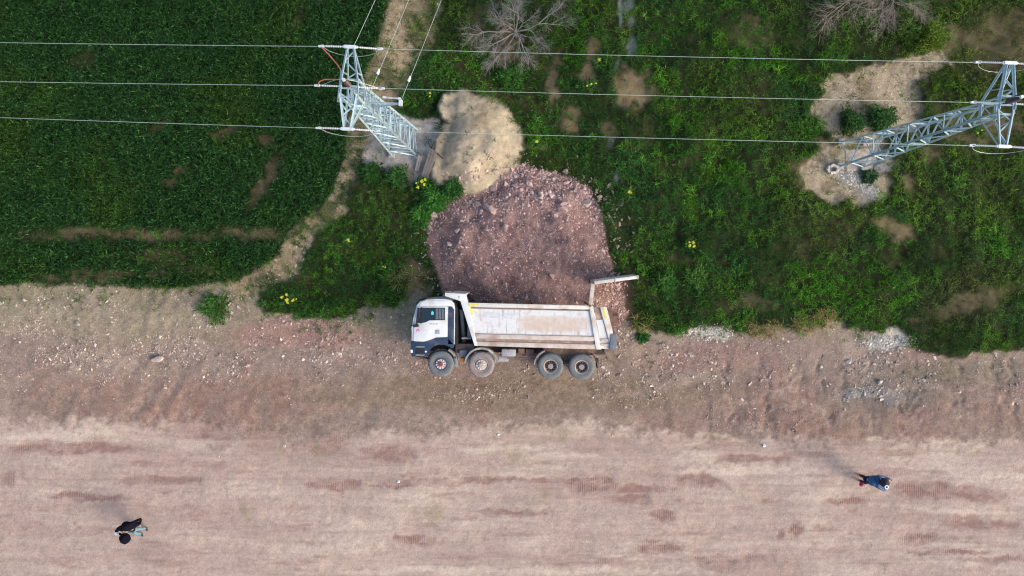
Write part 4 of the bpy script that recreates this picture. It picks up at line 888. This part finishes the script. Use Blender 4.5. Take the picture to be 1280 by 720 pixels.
# dark rear corner, lower body, front
tprism('rear_corner_panel', [(559.4, 383), (563.5, 383.2), (566.6, 387), (566.8, 431), (559.4, 431)], ZL - .068, ZL - .03, 'blue', cab, bev=.012)
tprism('cab_back', [(563, 376.2), (567, 377.5), (571, 386), (571.5, 432), (567.6, 432), (567.6, 384)], .15, ZL - .12, 'black', cab)
tprism('lower_panel', [(513, 427.6), (530, 427.8), (537, 426), (543, 422.6), (559.2, 422), (567.2, 431.2), (566, 436), (560.5, 433.6), (555, 431), (548, 430.6), (541.5, 433), (536, 438), (533, 446.5), (514, 446.5), (512.2, 436)], ZL - .35, ZL - .03, 'blue', cab, bev=.015)
tprism('bumper', [(512.3, 428), (517, 428), (517, 446), (513.4, 446), (512, 438)], .12, ZL - .06, 'blue', cab, bev=.02)
tprism('headlight', [(512.4, 438), (514.8, 437.6), (515.4, 441.4), (512.8, 441.8)], ZL - .07, ZL - .022, 'lens', cab)
tprism('turn_signal', [(530.6, 439), (532.8, 439), (532.8, 441), (530.6, 441)], ZL - .03, ZL - .015, 'lens', cab)
for yy in (433.2, 443.6): tprism('step', [(519, yy), (530, yy + .2), (530, yy + 1.5), (519, yy + 1.3)], ZL - .2, ZL + .005, 'fender', cab)
tprism('step_recess', [(518.6, 435.4), (530, 435.6), (530, 442.4), (518.6, 442.4)], ZL - .034, ZL - .024, 'black', cab)
tprism('windscreen', [(512.0, 409.5), (514.6, 396), (518.2, 381), (518.8, 381.4), (515.4, 396.2), (512.9, 410)], .3, ZL - .25, 'glass', cab)
tprism('sun_visor', [(517.0, 381.6), (518.6, 377.6), (522, 374.8), (523.5, 376.5), (519.5, 379.5)], .35, ZL - .3, 'black', cab)
MB().tube((*t2(524, 448), ZL - .25), (*t2(536, 451), ZL - .5), .05, .04, 8).tube((*t2(517, 448), ZL - .4), (*t2(528, 449), ZL - .4), .07, n=8).build('tow_link', M['brownsteel'], truck)
# chassis
ya = t2(640, 457.2)[1]; XW = [t2(p, 457)[0] for p in (551, 602, 689, 728)]
for zc in (.82, 1.63): MB().box(t2(516, 440)[0], t2(760, 440)[0], t2(640, 444)[1], t2(640, 436)[1], zc - .05, zc + .05, bev=.01).build('chassis_rail', M['chassis'], truck)
for px in (575, 590, 640, 668, 709, 752): MB().box(t2(px, 440)[0] - .05, t2(px, 440)[0] + .05, t2(px, 443)[1], t2(px, 437)[1], .87, 1.58).build('cross_member', M['chassis'], truck)
MB().box(*(t2(540, 440)[0], t2(575, 440)[0]), t2(640, 446)[1], t2(640, 428)[1], .95, 1.5, bev=.05).build('engine', M['chassis'], truck)
MB().box(t2(569, 440)[0], t2(589, 440)[0], t2(640, 434)[1], t2(640, 381)[1], .5, 1.55, bev=.03).build('engine_cover', M['black'], truck)
MB().tube((*t2(578, 430), 1.7), (*t2(574, 388), 1.9), .09, n=12).build('exhaust_stack', M['fender'], truck, True)
MB().tube((*t2(586, 428), 1.25), (*t2(580, 392), 1.25), .13, .11, 14).tube((*t2(580, 392), 1.25), (*t2(577, 380), 1.25), .07, n=12).build('hydraulic_cylinder', M['fender'], truck, True)
MB().box(t2(576, 0)[0], t2(588, 0)[0], t2(640, 426)[1], t2(640, 424)[1], 1.6, 2.2).box(t2(583, 0)[0], t2(588, 0)[0], t2(640, 424)[1], t2(640, 404)[1], 1.7, 2.1, bev=.02).build('air_filter', M['fender'], truck)
MB().box(t2(568, 0)[0], t2(592, 0)[0], t2(640, 444)[1], t2(640, 432)[1], 1.7, 2.2, bev=.03).build('battery_box', M['chassis'], truck)
MB().box(t2(573.5, 0)[0], t2(583, 0)[0], t2(640, 449)[1], t2(640, 440)[1], 1.8, 2.28, bev=.05).build('air_tank', M['bluegrey'], truck, True)
MB().box(t2(575, 0)[0], t2(580, 0)[0], t2(640, 456)[1], t2(640, 449.6)[1], 1.9, 2.25, bev=.03).build('marker_lamp', M['orange'], truck, True, 'dusty orange marker lamp behind the front wheel')
MB().box(t2(627, 0)[0], t2(645, 0)[0], t2(640, 446.6)[1], t2(640, 437.5)[1], 1.72, 2.3, bev=.05).build('fuel_tank', M['tank'], truck, True)
MB().tube((*t2(624, 450), 1.9), (*t2(636, 450), 1.9), .17, n=16).build('air_tank', M['tank'], truck, True)
MB().box(t2(648, 0)[0], t2(656, 0)[0], t2(640, 445)[1], t2(640, 437)[1], 1.75, 2.1, bev=.02).box(t2(657.5, 0)[0], t2(668, 0)[0], t2(640, 446)[1], t2(640, 438)[1], 1.72, 2.05, bev=.02).build('valve_box', M['brownsteel'], truck)
MB().tube((*t2(634, 449), 2.2), (*t2(671, 449.4), 2.2), .025, n=6).tube((*t2(634, 446), 2.25), (*t2(671, 446.6), 2.25), .02, n=6).build('side_guard', M['brownsteel'], truck)
tprism('suspension_plate', [(699, 442), (709, 435.5), (719, 442), (717, 446), (713, 448), (712, 457), (706, 457), (705, 448), (701, 446)], 1.75, 2.05, 'brownsteel', bev=.02)
MB().capped(.12, 2.0, 2.15, *t2(709, 451), 18).build('suspension_pivot', M['chassis'], truck, True)
MB().box(t2(680, 0)[0], t2(745, 0)[0], t2(640, 436)[1] - .25, t2(640, 436)[1] + .05, .9, 2.1).build('subframe', M['brownsteel'], truck)
# wheels
def wheel(cx, front, muddy, z_out, flip=False, red_=False):
    o = root('wheel', (cx, ya, z_out if not flip else 0), None, None); o.parent = truck
    if flip: o.rotation_euler = (math.pi, 0, 0); o.location = (cx, ya, z_out)
    wd = .32 if front else .62; R_ = .575
    prof = [(.30, -.02), (.36, .0), (.45, .012), (.53, -.01), (.565, -.05), (R_, -.09), (R_, -wd / 2), (R_, -wd + .09), (.53, -wd), (.30, -wd)]
    if not front: prof = [(.30, -.02), (.36, .0), (.45, .012), (.53, -.01), (.565, -.05), (R_, -.09), (R_, -.24), (.50, -.29), (.50, -.33), (R_, -.38), (R_, -.53), (.53, -wd), (.30, -wd)]
    ty = MB().lathe([(r, z) for r, z in prof], 0, 0, 72, lambda i, k: (.968 if (i in (4, 5, 6, 7) and k % 3 == 0) else 1)).build('tyre', M['tyre2'] if muddy else M['tyre'], o, True)
    s = MB(); s.lathe([(.315, -.02), (.305, .0), (.285, -.01), (.28, -.06)], 0, 0, 40)
    if front:
        s.lathe([(.28, -.06), (.26, -.05), (.23, .0), (.12, .015), (.001, .015)], 0, 0, 40)
        s.build('rim', M['bluegrey'] if not muddy else M['rim'], o, True)
        s2 = MB()
        for k in range(10):
            a0 = k * 36; s2.arc(0, 0, .13, .215, a0, a0 + 22, .017, .034, 3)
        s2.lathe([(.135, .016), (.135, .036), (.1, .036)], 0, 0, 24).build('rim_plate', M['rimwhite'], o)
        MB().capped(.1, .02, .11, 0, 0, 20).build('hub', M['hubred'] if red_ else M['rim'], o, True)
        s3 = MB()
        for k in range(10): s3.tube((.115 * math.cos(k * .628), .115 * math.sin(k * .628), .03), (.115 * math.cos(k * .628), .115 * math.sin(k * .628), .07), .014, n=6)
        s3.build('wheel_nuts', M['hubred'] if red_ else M['rim'], o)
    else:
        s.lathe([(.28, -.06), (.25, -.12), (.23, -.17)], 0, 0, 40); s.build('rim', M['rim'], o, True)
        MB().lathe([(.235, -.165), (.15, -.19), (.001, -.19)], 0, 0, 32).build('rim_dish', M['chassis'], o, True)
        s3 = MB()
        for k in range(10): s3.tube((.19 * math.cos(k * .628), .19 * math.sin(k * .628), -.185), (.19 * math.cos(k * .628), .19 * math.sin(k * .628), -.12), .02, n=6)
        s3.build('wheel_nuts', M['rim'], o)
        MB().capped(.125, -.19, .0, 0, 0, 24).build('hub', M['hub'], o, True)
    return o
for i, cx in enumerate(XW):
    wheel(cx, i < 2, i == 1, ZL + .03, red_=(i == 0))
    wheel(cx, i < 2, i == 1, .02, flip=True, red_=(i == 0))
    MB().tube((cx, ya, .1), (cx, ya, 2.2), .075, n=10).capped(.2, 1.05, 1.4, cx, ya, 16).build('axle', M['brownsteel'], truck, True)
    MB().box(cx - .5, cx + .5, ya + .12, ya + .19, 1.68, 1.77).build('leaf_spring', M['brownsteel'], truck)
# fenders
r_f = .0
MB().arc(XW[0], ya, .655, .735, -12, 62, ZL - .45, ZL - .02).build('fender', M['fender'], truck, True)
MB().arc(XW[0], ya, .60, .655, 30, 165, ZL - .6, ZL - .12).build('wheel_arch_liner', M['black'], truck, True)
MB().arc(XW[1], ya, .68, .76, 8, 176, ZL - .45, ZL - .02).build('fender', M['fender'], truck, True)
MB().arc(XW[2], ya, .68, .74, 112, 176, ZL - .6, ZL - .02).build('fender', M['fender'], truck, True)
MB().arc(XW[3], ya, .69, .74, 2, 50, ZL - .6, ZL - .06).build('fender', M['chassis'], truck, True)
MB().box(XW[3] + .68, XW[3] + .74, ya - .05, ya + .35, ZL - .62, ZL - .08).build('mudflap', M['black'], truck)
# dump bed
BT, BB = 381.0, 433.0    # straightened top and bottom edge rows
def bt(px, v): return ((px - 640) * TS, (425 - v) * TS)
def bprism(name, pts, z0, z1, m, parent, bev=0.0, label=None):
    return MB().prism([bt(*p) for p in pts][::-1], z0, z1, bev).build(name, M[m], parent, bev > 0, label)
bed = root('dump_bed', (0, 0, 0), None, None); bed.parent = truck
bprism('side_wall', [(584, 381.5), (739, 382.5), (768, 431), (768, 434), (596, 433.5)], ZL - .16, ZL - .10, 'bed', bed)
bprism('side_wall', [(584, 381.5), (739, 382.5), (768, 431), (768, 434), (596, 433.5)], .04, .10, 'bed', bed)
bprism('front_post', [(574, 377), (584, 378.6), (596.5, 433.6), (593, 433.6)], ZL - .17, ZL - .03, 'white', bed, bev=.01)
bprism('front_wall', [(575.5, 378), (579, 378), (596, 433), (593.5, 433)], .05, ZL - .18, 'bed', bed)
bprism('bed_floor', [(593, 430.5), (768, 431), (768, 434), (594, 434)], .05, ZL - .17, 'beddirty', bed)
bprism('cab_guard', [(554.5, 367.5), (554.6, 371.6), (574, 377.4), (584, 379.6), (581.4, 368.6)], ZL - .12, ZL - .04, 'white', bed, bev=.01)
bprism('cab_guard_roof', [(554.6, 367), (581.5, 368), (581.5, 370), (554.6, 369.4)], .08, ZL - .121, 'bed', bed)
bprism('guard_edge', [(554.3, 365.8), (562, 365.6), (562, 367.4), (554.4, 367.4)], .3, ZL - .05, 'brownsteel', bed)
bprism('guard_mark', [(571.6, 371), (572.8, 370.8), (573.0, 374.2), (571.8, 374.4)], ZL - .041, ZL - .034, 'printd', bed)
bprism('top_rail', [(583.5, 379.4), (738, 379.9), (738.6, 384.4), (584.4, 384.2)], ZL - .17, ZL - .02, 'bed', bed, bev=.012)
bprism('top_rail', [(583.5, 379.4), (738, 379.9), (738.6, 384.4), (584.4, 384.2)], .02, .17, 'bed', bed, bev=.012)
bprism('painted_rail_shadow', [(585.5, 385.0), (736, 385.2), (736, 386.4), (585.8, 386.2)], ZL - .10, ZL - .085, 'brownsteel', bed)  # brown strip laid in as the shadow line under the top rail
# panel skin with dust; ribs along the foot of the side
skin = MB().prism([bt(*p) for p in [(586, 387), (735.5, 387), (743, 417.4), (592.6, 417.4)]][::-1], ZL - .10, ZL - .075).build('side_panel', None, bed)
sm = mat('side_panel_paint', (0.65, 0.66, 0.66), 0.5, dirt=(0.52, 0.42, 0.34), dirt_amt=.34, dscale=3.2, vary=.07); skin.data.materials.append(sm)
t = sm.node_tree; bs = t.nodes['Principled BSDF']; src = bs.inputs['Base Color'].links[0].from_socket
tc = t.nodes.new('ShaderNodeTexCoord'); nz = t.nodes.new('ShaderNodeTexNoise'); nz.inputs['Scale'].default_value = 2.6; nz.inputs['Detail'].default_value = 7; nz.inputs['Roughness'].default_value = .7; t.links.new(tc.outputs['Object'], nz.inputs['Vector'])
sx = t.nodes.new('ShaderNodeSeparateXYZ'); t.links.new(tc.outputs['Object'], sx.inputs[0])
def mth(op, a_, b2):
    n = t.nodes.new('ShaderNodeMath'); n.operation = op
    for i, v in enumerate((a_, b2)):
        if isinstance(v, (int, float)): n.inputs[i].default_value = v
        else: t.links.new(v, n.inputs[i])
    n.use_clamp = False; return n.outputs[0]
mp2 = t.nodes.new('ShaderNodeMapping'); mp2.inputs['Scale'].default_value = (7, .7, 1); t.links.new(tc.outputs['Object'], mp2.inputs[0])
nr = t.nodes.new('ShaderNodeTexNoise'); nr.inputs['Scale'].default_value = 1.6; nr.inputs['Detail'].default_value = 6; t.links.new(mp2.outputs[0], nr.inputs['Vector'])
r2_ = t.nodes.new('ShaderNodeMapRange'); t.links.new(nr.outputs[0], r2_.inputs[0])
for i, v in enumerate((.56, .74, 0, .75)): r2_.inputs[i + 1].default_value = v
m2_ = t.nodes.new('ShaderNodeMix'); m2_.data_type = 'RGBA'; t.links.new(r2_.outputs[0], m2_.inputs[0]); t.links.new(src, m2_.inputs[6]); m2_.inputs[7].default_value = (.38, .24, .16, 1); src = m2_.outputs[2]
x0_, y0_ = bt(692, 404)
ex = mth('POWER', mth('ABSOLUTE', mth('DIVIDE', mth('SUBTRACT', sx.outputs[0], x0_), 1.75), 0), 4)
ey = mth('POWER', mth('ABSOLUTE', mth('DIVIDE', mth('SUBTRACT', sx.outputs[1], y0_), .42), 0), 4)
mk = mth('SUBTRACT', 1.25, mth('ADD', ex, ey)); mk = mth('MULTIPLY', mk, nz.outputs[0])
rr = t.nodes.new('ShaderNodeMapRange'); t.links.new(mk, rr.inputs[0])
for i, v in enumerate((.2, .68, 0, .9)): rr.inputs[i + 1].default_value = v
mx = t.nodes.new('ShaderNodeMix'); mx.data_type = 'RGBA'; t.links.new(rr.outputs[0], mx.inputs[0]); t.links.new(src, mx.inputs[6]); mx.inputs[7].default_value = (.56, .43, .34, 1); t.links.new(mx.outputs[2], bs.inputs['Base Color'])
bprism('side_rib', [(592.8, 418.6), (744, 418.8), (745.4, 424.4), (594.2, 424.0)], ZL - .10, ZL - .03, 'bedrib', bed, bev=.015)
bprism('rib_groove', [(594.2, 424.2), (745.4, 424.6), (746.4, 428.4), (595.2, 427.8)], ZL - .10, ZL - .08, 'beddirty', bed)
bprism('side_rib', [(595.2, 428.0), (746.2, 428.6), (747.4, 434.6), (596.2, 433.6)], ZL - .12, ZL - .035, 'bedrib', bed, bev=.015)
bprism('rear_post', [(735.6, 380), (740.5, 380), (752, 434.6), (745.6, 434.6)], ZL - .14, ZL - .005, 'bed', bed, bev=.012)
bprism('recess_panel', [(741.5, 381.5), (749.5, 382), (752.5, 397), (745, 397)], ZL - .13, ZL - .098, 'beddirty', bed)
bprism('rear_panel', [(745, 397.4), (753, 397.4), (758.6, 419), (749.6, 419)], ZL - .10, ZL - .07, 'white', bed)
for vv in (421.4, 427.2): bprism('side_rib', [(751, vv), (764, vv + .2), (765, vv + 3.6), (752, vv + 3.4)], ZL - .11, ZL - .04, 'bedrib', bed, bev=.01)
bprism('rear_edge_post', [(749.2, 381), (757.5, 381), (768.6, 421), (768.6, 426), (762.6, 426)], ZL - .13, ZL - .02, 'bed', bed, bev=.012)
bprism('reflective_tape', [(752.6, 382.5), (754.8, 382.5), (758.4, 395.5), (756.4, 396)], ZL - .02, ZL - .012, 'yellow', bed)
bprism('reflective_tape', [(584.8, 381.0), (597.5, 381.2), (597.5, 383.0), (585, 382.8)], ZL - .02, ZL - .012, 'yellow', bed)
bprism('reflective_tape', [(584.6, 383.2), (586.8, 383.2), (590.4, 394.6), (588.4, 395.2)], ZL - .10, ZL - .062, 'yellow', bed)
tprism('rear_light_cluster', [(763.5, 418), (768, 417), (771, 423), (770.8, 434), (767, 438), (762, 436)], ZL - .32, ZL + .03, 'bluegrey', truck, bev=.03)
tprism('rear_underrun_bar', [(757, 437), (768, 438), (768, 442), (757, 441)], .3, ZL - .3, 'brownsteel', truck)
# faded company lettering on the bed side: illegible strokes
lt = MB(); rr_ = random.Random(4)
for k in range(17):
    x_ = 600.5 + k * 2.75 + (2.2 if k > 8 else 0)
    for j in range(2):
        xx_ = x_ + j * 1.15; p0, p1 = bt(xx_, 394.6), bt(xx_ + .55, 391.2); lt.box(p0[0], p1[0], p0[1], p1[1], ZL - .076, ZL - .0718)
    vv = rr_.choice((391.4, 392.7, 394.0)); p0, p1 = bt(x_ + .3, vv + .6), bt(x_ + 1.5, vv); lt.box(p0[0], p1[0], p0[1], p1[1], ZL - .076, ZL - .0724)
p0, p1 = bt(593, 393.8), bt(596.8, 391.2); lt.box(p0[0], p1[0], p0[1], p1[1], ZL - .076, ZL - .072)
lt.build('lettering', M['print_'], bed)
p0, p1 = bt(600.5, 398), bt(640, 396); MB().box(p0[0], p1[0], p0[1], p1[1], ZL - .076, ZL - .0724).build('lettering_underline', M['print_'], bed)
# tailgate swung open on its upper arms
arm = bprism('tailgate_arm', [(734.5, 381), (739.5, 381), (742.2, 353), (737.6, 352)], ZL - .13, ZL - .03, 'bedrib', bed, bev=.01)
bprism('tailgate_arm', [(734.5, 381), (739.5, 381), (742.2, 353), (737.6, 352)], .05, .15, 'bedrib', bed, bev=.01)
tg = bprism('tailgate', [(741.5, 353.2), (741.8, 349.2), (796, 340.9), (796.6, 344.7)], .08, ZL - .04, 'bed', bed, bev=.012)
for u in (.0, .46, .97):
    a0, a1 = (741.6 + 55 * u, 349.2 - 8.4 * u)[0], 349.2 - 8.4 * u
    bprism('tailgate_rib', [(a0, a1 + 4.6), (a0 + 1.2, a1 + 4.5), (a0 + 1.1, a1 - .6), (a0 - .1, a1 - .5)], .09, ZL - .02, 'bedrib', bed)
MB().tube((*bt(737, 380), .1), (*bt(737, 380), ZL + .04), .05, n=12).build('hinge_pin', M['brownsteel'], bed, True)
MB().path([(*bt(762, 352), ZL - .2), (*bt(764, 362), ZL - .5), (*bt(770, 370), 1.3), (*bt(774, 374), .7)], .035, 6).build('hanging_chain', M['brownsteel'], bed)
# ---------------------------------------------------------------- people
def skinned(name, nodes, edges, m, parent, sub=1):
    bm = bmesh.new(); ly = bm.verts.layers.skin.verify(); vs = [bm.verts.new(n[0]) for n in nodes]
    for v, n in zip(vs, nodes): v[ly].radius = (n[1], n[2] if len(n) > 2 else n[1])
    vs[0][ly].use_root = True
    for a_, b2 in edges: bm.edges.new((vs[a_], vs[b2]))
    me = bpy.data.meshes.new(name); bm.to_mesh(me); bm.free(); o = link(name, me, parent, m)
    o.modifiers.new('skin', 'SKIN').use_smooth_shade = True
    s = o.modifiers.new('sub', 'SUBSURF'); s.levels = sub; s.render_levels = sub; return o
def person(foot, J, label, mats, face, cap=None):
    rt = root('person', PG(*foot), label, 'person')
    g = Vector((rt.location.x, rt.location.y, 0)); J = {k: (P(px, py, z) - g) for k, (px, py, z) in J.items()}
    V_ = J; nodes = [(V_['pelvis'], .04, .04), ((V_['pelvis'] * .5 + V_['chest'] * .5), .07, .06), (V_['chest'], .09, .08), (V_['neck'], .055)]
    ed = [(0, 1), (1, 2), (2, 3)]
    def add(p, r, to): nodes.append((p, r)); ed.append((to, len(nodes) - 1)); return len(nodes) - 1
    hd = V_['head']; k = add(hd - (hd - V_['neck']) * .35, .075, 3); k = add(hd, .095, k); k = add(hd + (hd - V_['neck']).normalized() * .08, .07, k)
    for s in ('l', 'r'):
        a_ = add(V_['sh' + s], .045, 2); b2 = add(V_['el' + s], .038, a_); c2 = add(V_['wr' + s], .028, b2)
        fd = (V_['wr' + s] - V_['el' + s]).normalized(); side = fd.cross(Vector((0, 0, 1))); side = side.normalized() if side.length > .1 else Vector((1, 0, 0))
        h = add(V_['wr' + s] + fd * .06, .03, c2)
        for q in range(4):
            o_ = side * (-.028 + .019 * q); f0 = add(V_['wr' + s] + fd * .095 + o_, .0095, h); f1 = add(V_['wr' + s] + fd * (.125 + .006 * (1.5 - abs(q - 1.5))) + o_ + Vector((0, 0, -.012)), .0085, f0)
            add(V_['wr' + s] + fd * (.145 + .008 * (1.5 - abs(q - 1.5))) + o_ + Vector((0, 0, -.034)), .007, f1)
        th = add(V_['wr' + s] + fd * .05 + side * .045, .011, h); add(V_['wr' + s] + fd * .085 + side * .06 + Vector((0, 0, -.02)), .009, th)
        hp = add(V_['pelvis'] + (V_['kn' + s] - V_['pelvis']) * .25, .04, 0); kn = add(V_['kn' + s], .05, hp); an = add(V_['an' + s], .03, kn)
    skinned('body', nodes, ed, M['skin'], rt)
    # clothes
    n2 = [(V_['pelvis'] + Vector((0, 0, .02)), .155, .14), (V_['pelvis'] * .5 + V_['chest'] * .5, .17, .145), (V_['chest'], .19, .15), (V_['neck'] * .85 + V_['chest'] * .15, .10)]
    e2 = [(0, 1), (1, 2), (2, 3)]
    for s in ('l', 'r'):
        n2 += [(V_['sh' + s], .095), (V_['el' + s], .07), (V_['wr' + s] * .93 + V_['el' + s] * .07, .05)]; q = len(n2); e2 += [(2, q - 3), (q - 3, q - 2), (q - 2, q - 1)]
    jk = skinned('jacket', n2, e2, mats[0], rt)
    n3 = [(V_['pelvis'] + Vector((0, 0, .03)), .16, .15)]; e3 = []
    for s in ('l', 'r'):
        n3 += [(V_['pelvis'] + (V_['kn' + s] - V_['pelvis']) * .2, .12), (V_['kn' + s], .085), (V_['an' + s] + Vector((0, 0, -.02)), .07)]; q = len(n3); e3 += [(0, q - 3), (q - 3, q - 2), (q - 2, q - 1)]
    skinned('trousers', n3, e3, mats[1], rt)
    for s in ('l', 'r'):
        f = Vector((face[0], face[1], 0)); skinned('shoe', [(V_['an' + s] + Vector((0, 0, -.03)) - f * .04, .055), (V_['an' + s] + f * .08 + Vector((0, 0, -.045)), .052), (V_['an' + s] + f * .17 + Vector((0, 0, -.055)), .04)], [(0, 1), (1, 2)], mats[2], rt)
    up = (hd - V_['neck']).normalized(); f3 = Vector((face[0], face[1], -.25)).normalized()
    bm = bmesh.new(); bmesh.ops.create_uvsphere(bm, u_segments=20, v_segments=12, radius=.128)
    bmesh.ops.delete(bm, geom=[v for v in bm.verts if v.co.z < -.035 and v.co.x > -.02], context='VERTS')
    for v in bm.verts: v.co += Vector((random.gauss(0, .003), random.gauss(0, .003), random.gauss(0, .003)))
    me = bpy.data.meshes.new('hair'); bm.to_mesh(me); bm.free(); h_ = link('hair', me, rt, mats[3], True)
    zx = up; xx_ = (f3 - zx * f3.dot(zx)).normalized(); yy_ = zx.cross(xx_); h_.matrix_local = Matrix((( xx_.x, yy_.x, zx.x, 0), (xx_.y, yy_.y, zx.y, 0), (xx_.z, yy_.z, zx.z, 0), (0, 0, 0, 1))); h_.location = hd + up * .02
    fc = MB()
    c0 = hd + xx_ * .10; fc.tube(c0 - up * .005, c0 + xx_ * .03 - up * .03, .012, .018, 8); fc.build('nose', M['skin'], rt, True)
    e_ = MB()
    for sg in (-1, 1): e_.tube(hd + xx_ * .088 + yy_ * .034 * sg + up * .012, hd + xx_ * .099 + yy_ * .034 * sg + up * .012, .013, .010, 8)
    e_.build('eyes', M['hair'], rt)
    e_ = MB()
    for sg in (-1, 1): e_.tube(hd + yy_ * .095 * sg - up * .01, hd + yy_ * .118 * sg + up * .0, .022, .018, 8)
    e_.build('ears', M['skin'], rt, True)
    MB().tube(hd + xx_ * .094 - up * .05 - yy_ * .022, hd + xx_ * .094 - up * .05 + yy_ * .022, .006, n=6).build('mouth', M['redcloth'], rt)
    return rt, V_, hd, up, xx_, yy_
def ball(name, parent, c, r, m, flat=.9):
    bm = bmesh.new(); bmesh.ops.create_uvsphere(bm, u_segments=20, v_segments=12, radius=r)
    for v in bm.verts:
        f = 1 + .07 * math.sin(5 * v.co.x / r + 1) * math.sin(4 * v.co.y / r) + .05 * math.sin(7 * v.co.z / r); v.co = Vector((v.co.x * f, v.co.y * f, v.co.z * f * flat))
    me = bpy.data.meshes.new(name); bm.to_mesh(me); bm.free(); o = link(name, me, parent, m, True); o.location = c; return o
# left: dark jacket, jeans, bending forward toward the bottom of the picture
r1 = person((177, 662), dict(pelvis=(163, 662, .93), chest=(154, 659, 1.30), neck=(153, 666, 1.42), head=(155, 672.5, 1.50),
    shl=(164, 655, 1.34), ell=(175, 649, 1.14), wrl=(174, 657, 1.0), shr=(147, 661, 1.34), elr=(143, 667, 1.18), wrr=(152, 669, 1.16),
    knl=(172, 662, .5), anl=(181, 661, .09), knr=(168, 667, .5), anr=(175, 668, .09)),
    'person in black jacket and washed jeans bending forward on the road, lower left', (M['jacketblack'], M['jeans'], M['shoe'], M['hair']), (.35, -.94))
rt, V_, hd, up, fx, fy = r1
skinned('white_sleeve', [(V_['shr'] * .5 + V_['elr'] * .5, .11), (V_['elr'], .12), (V_['wrr'] * .6 + V_['elr'] * .4, .08)], [(0, 1), (1, 2)], M['whitecloth'], rt)
ball('hood', rt, hd + Vector((0, -.05, .0)), .25, M['jacketblack'], .8)
skinned('coat', [(V_['chest'] + Vector((-.15, .02, 0)), .20), (V_['chest'] + Vector((.12, .08, -.02)), .22), (V_['pelvis'] + Vector((.05, .14, .1)), .20), (V_['pelvis'] + Vector((.38, .30, -.05)), .11)], [(0, 1), (1, 2), (2, 3)], M['jacketblack'], rt)
# right: blue quilted jacket, head forward to the right, rear foot in red
r2 = person((1078, 598), dict(pelvis=(1086, 600, .92), chest=(1097, 602, 1.30), neck=(1101, 603, 1.42), head=(1107, 605, 1.55),
    shl=(1098, 596, 1.36), ell=(1106, 597, 1.1), wrl=(1114, 600, 1.2), shr=(1098, 609, 1.34), elr=(1106, 613, 1.12), wrr=(1112, 607, 1.12),
    knl=(1085, 598, .5), anl=(1076, 595, .09), knr=(1083, 604, .48), anr=(1076, 602, .10)),
    'person in blue quilted jacket leaning forward on the road, right side', (M['jacketblue'], M['darktrousers'], M['redcloth'], M['hair']), (.93, -.1))
rt, V_, hd, up, fx, fy = r2
for k in range(6):
    p = V_['pelvis'].lerp(V_['neck'], .06 + .15 * k) + Vector((0, 0, .05)); d = (V_['neck'] - V_['pelvis']).normalized(); s = MB()
    pts = []
    for q in range(9):
        a_ = math.radians(-75 + q * 150 / 8); sidev = Vector((0, 1, 0)); upv = d.cross(sidev) * -1
        if upv.z < 0: upv = -upv
        pts.append(V_['pelvis'].lerp(V_['neck'], .06 + .15 * k) + sidev * math.sin(a_) * .20 + upv * math.cos(a_) * .17)
    s.path(pts, .02, 6).build('quilt_ridge', M['jacketblue'], rt, True)
ball('hood', rt, hd + Vector((-.03, .05, .0)), .215, M['darktrousers'], .85)
skinned('coat', [(V_['pelvis'] + Vector((.0, 0, .08)), .24), (V_['pelvis'] * .5 + V_['chest'] * .5 + Vector((0, 0, .04)), .27), (V_['chest'] + Vector((.05, 0, .0)), .33)], [(0, 1), (1, 2)], M['jacketblue'], rt)
s = MB(); s.lathe([(.045, 0), (.05, .02), (.09, .018), (.10, 0)], 0, 0, 24); o = s.build('cap_band', M['whitecloth'], rt, True); o.location = hd + Vector((-.02, -.10, .20))
skinned('red_bag', [((V_['anr'] + V_['knr']) * .5 + Vector((-.22, .0, .2)), .12), ((V_['anr'] + V_['knr']) * .5 + Vector((-.22, -.02, .42)), .14)], [(0, 1)], M['redcloth'], rt)
skinned('pink_cuff', [((V_['anr'] + V_['knr']) * .5 + Vector((-.15, -.03, .45)), .085), ((V_['anr'] + V_['knr']) * .5 + Vector((-.10, -.03, .50)), .09)], [(0, 1)], M['pinkcloth'], rt)
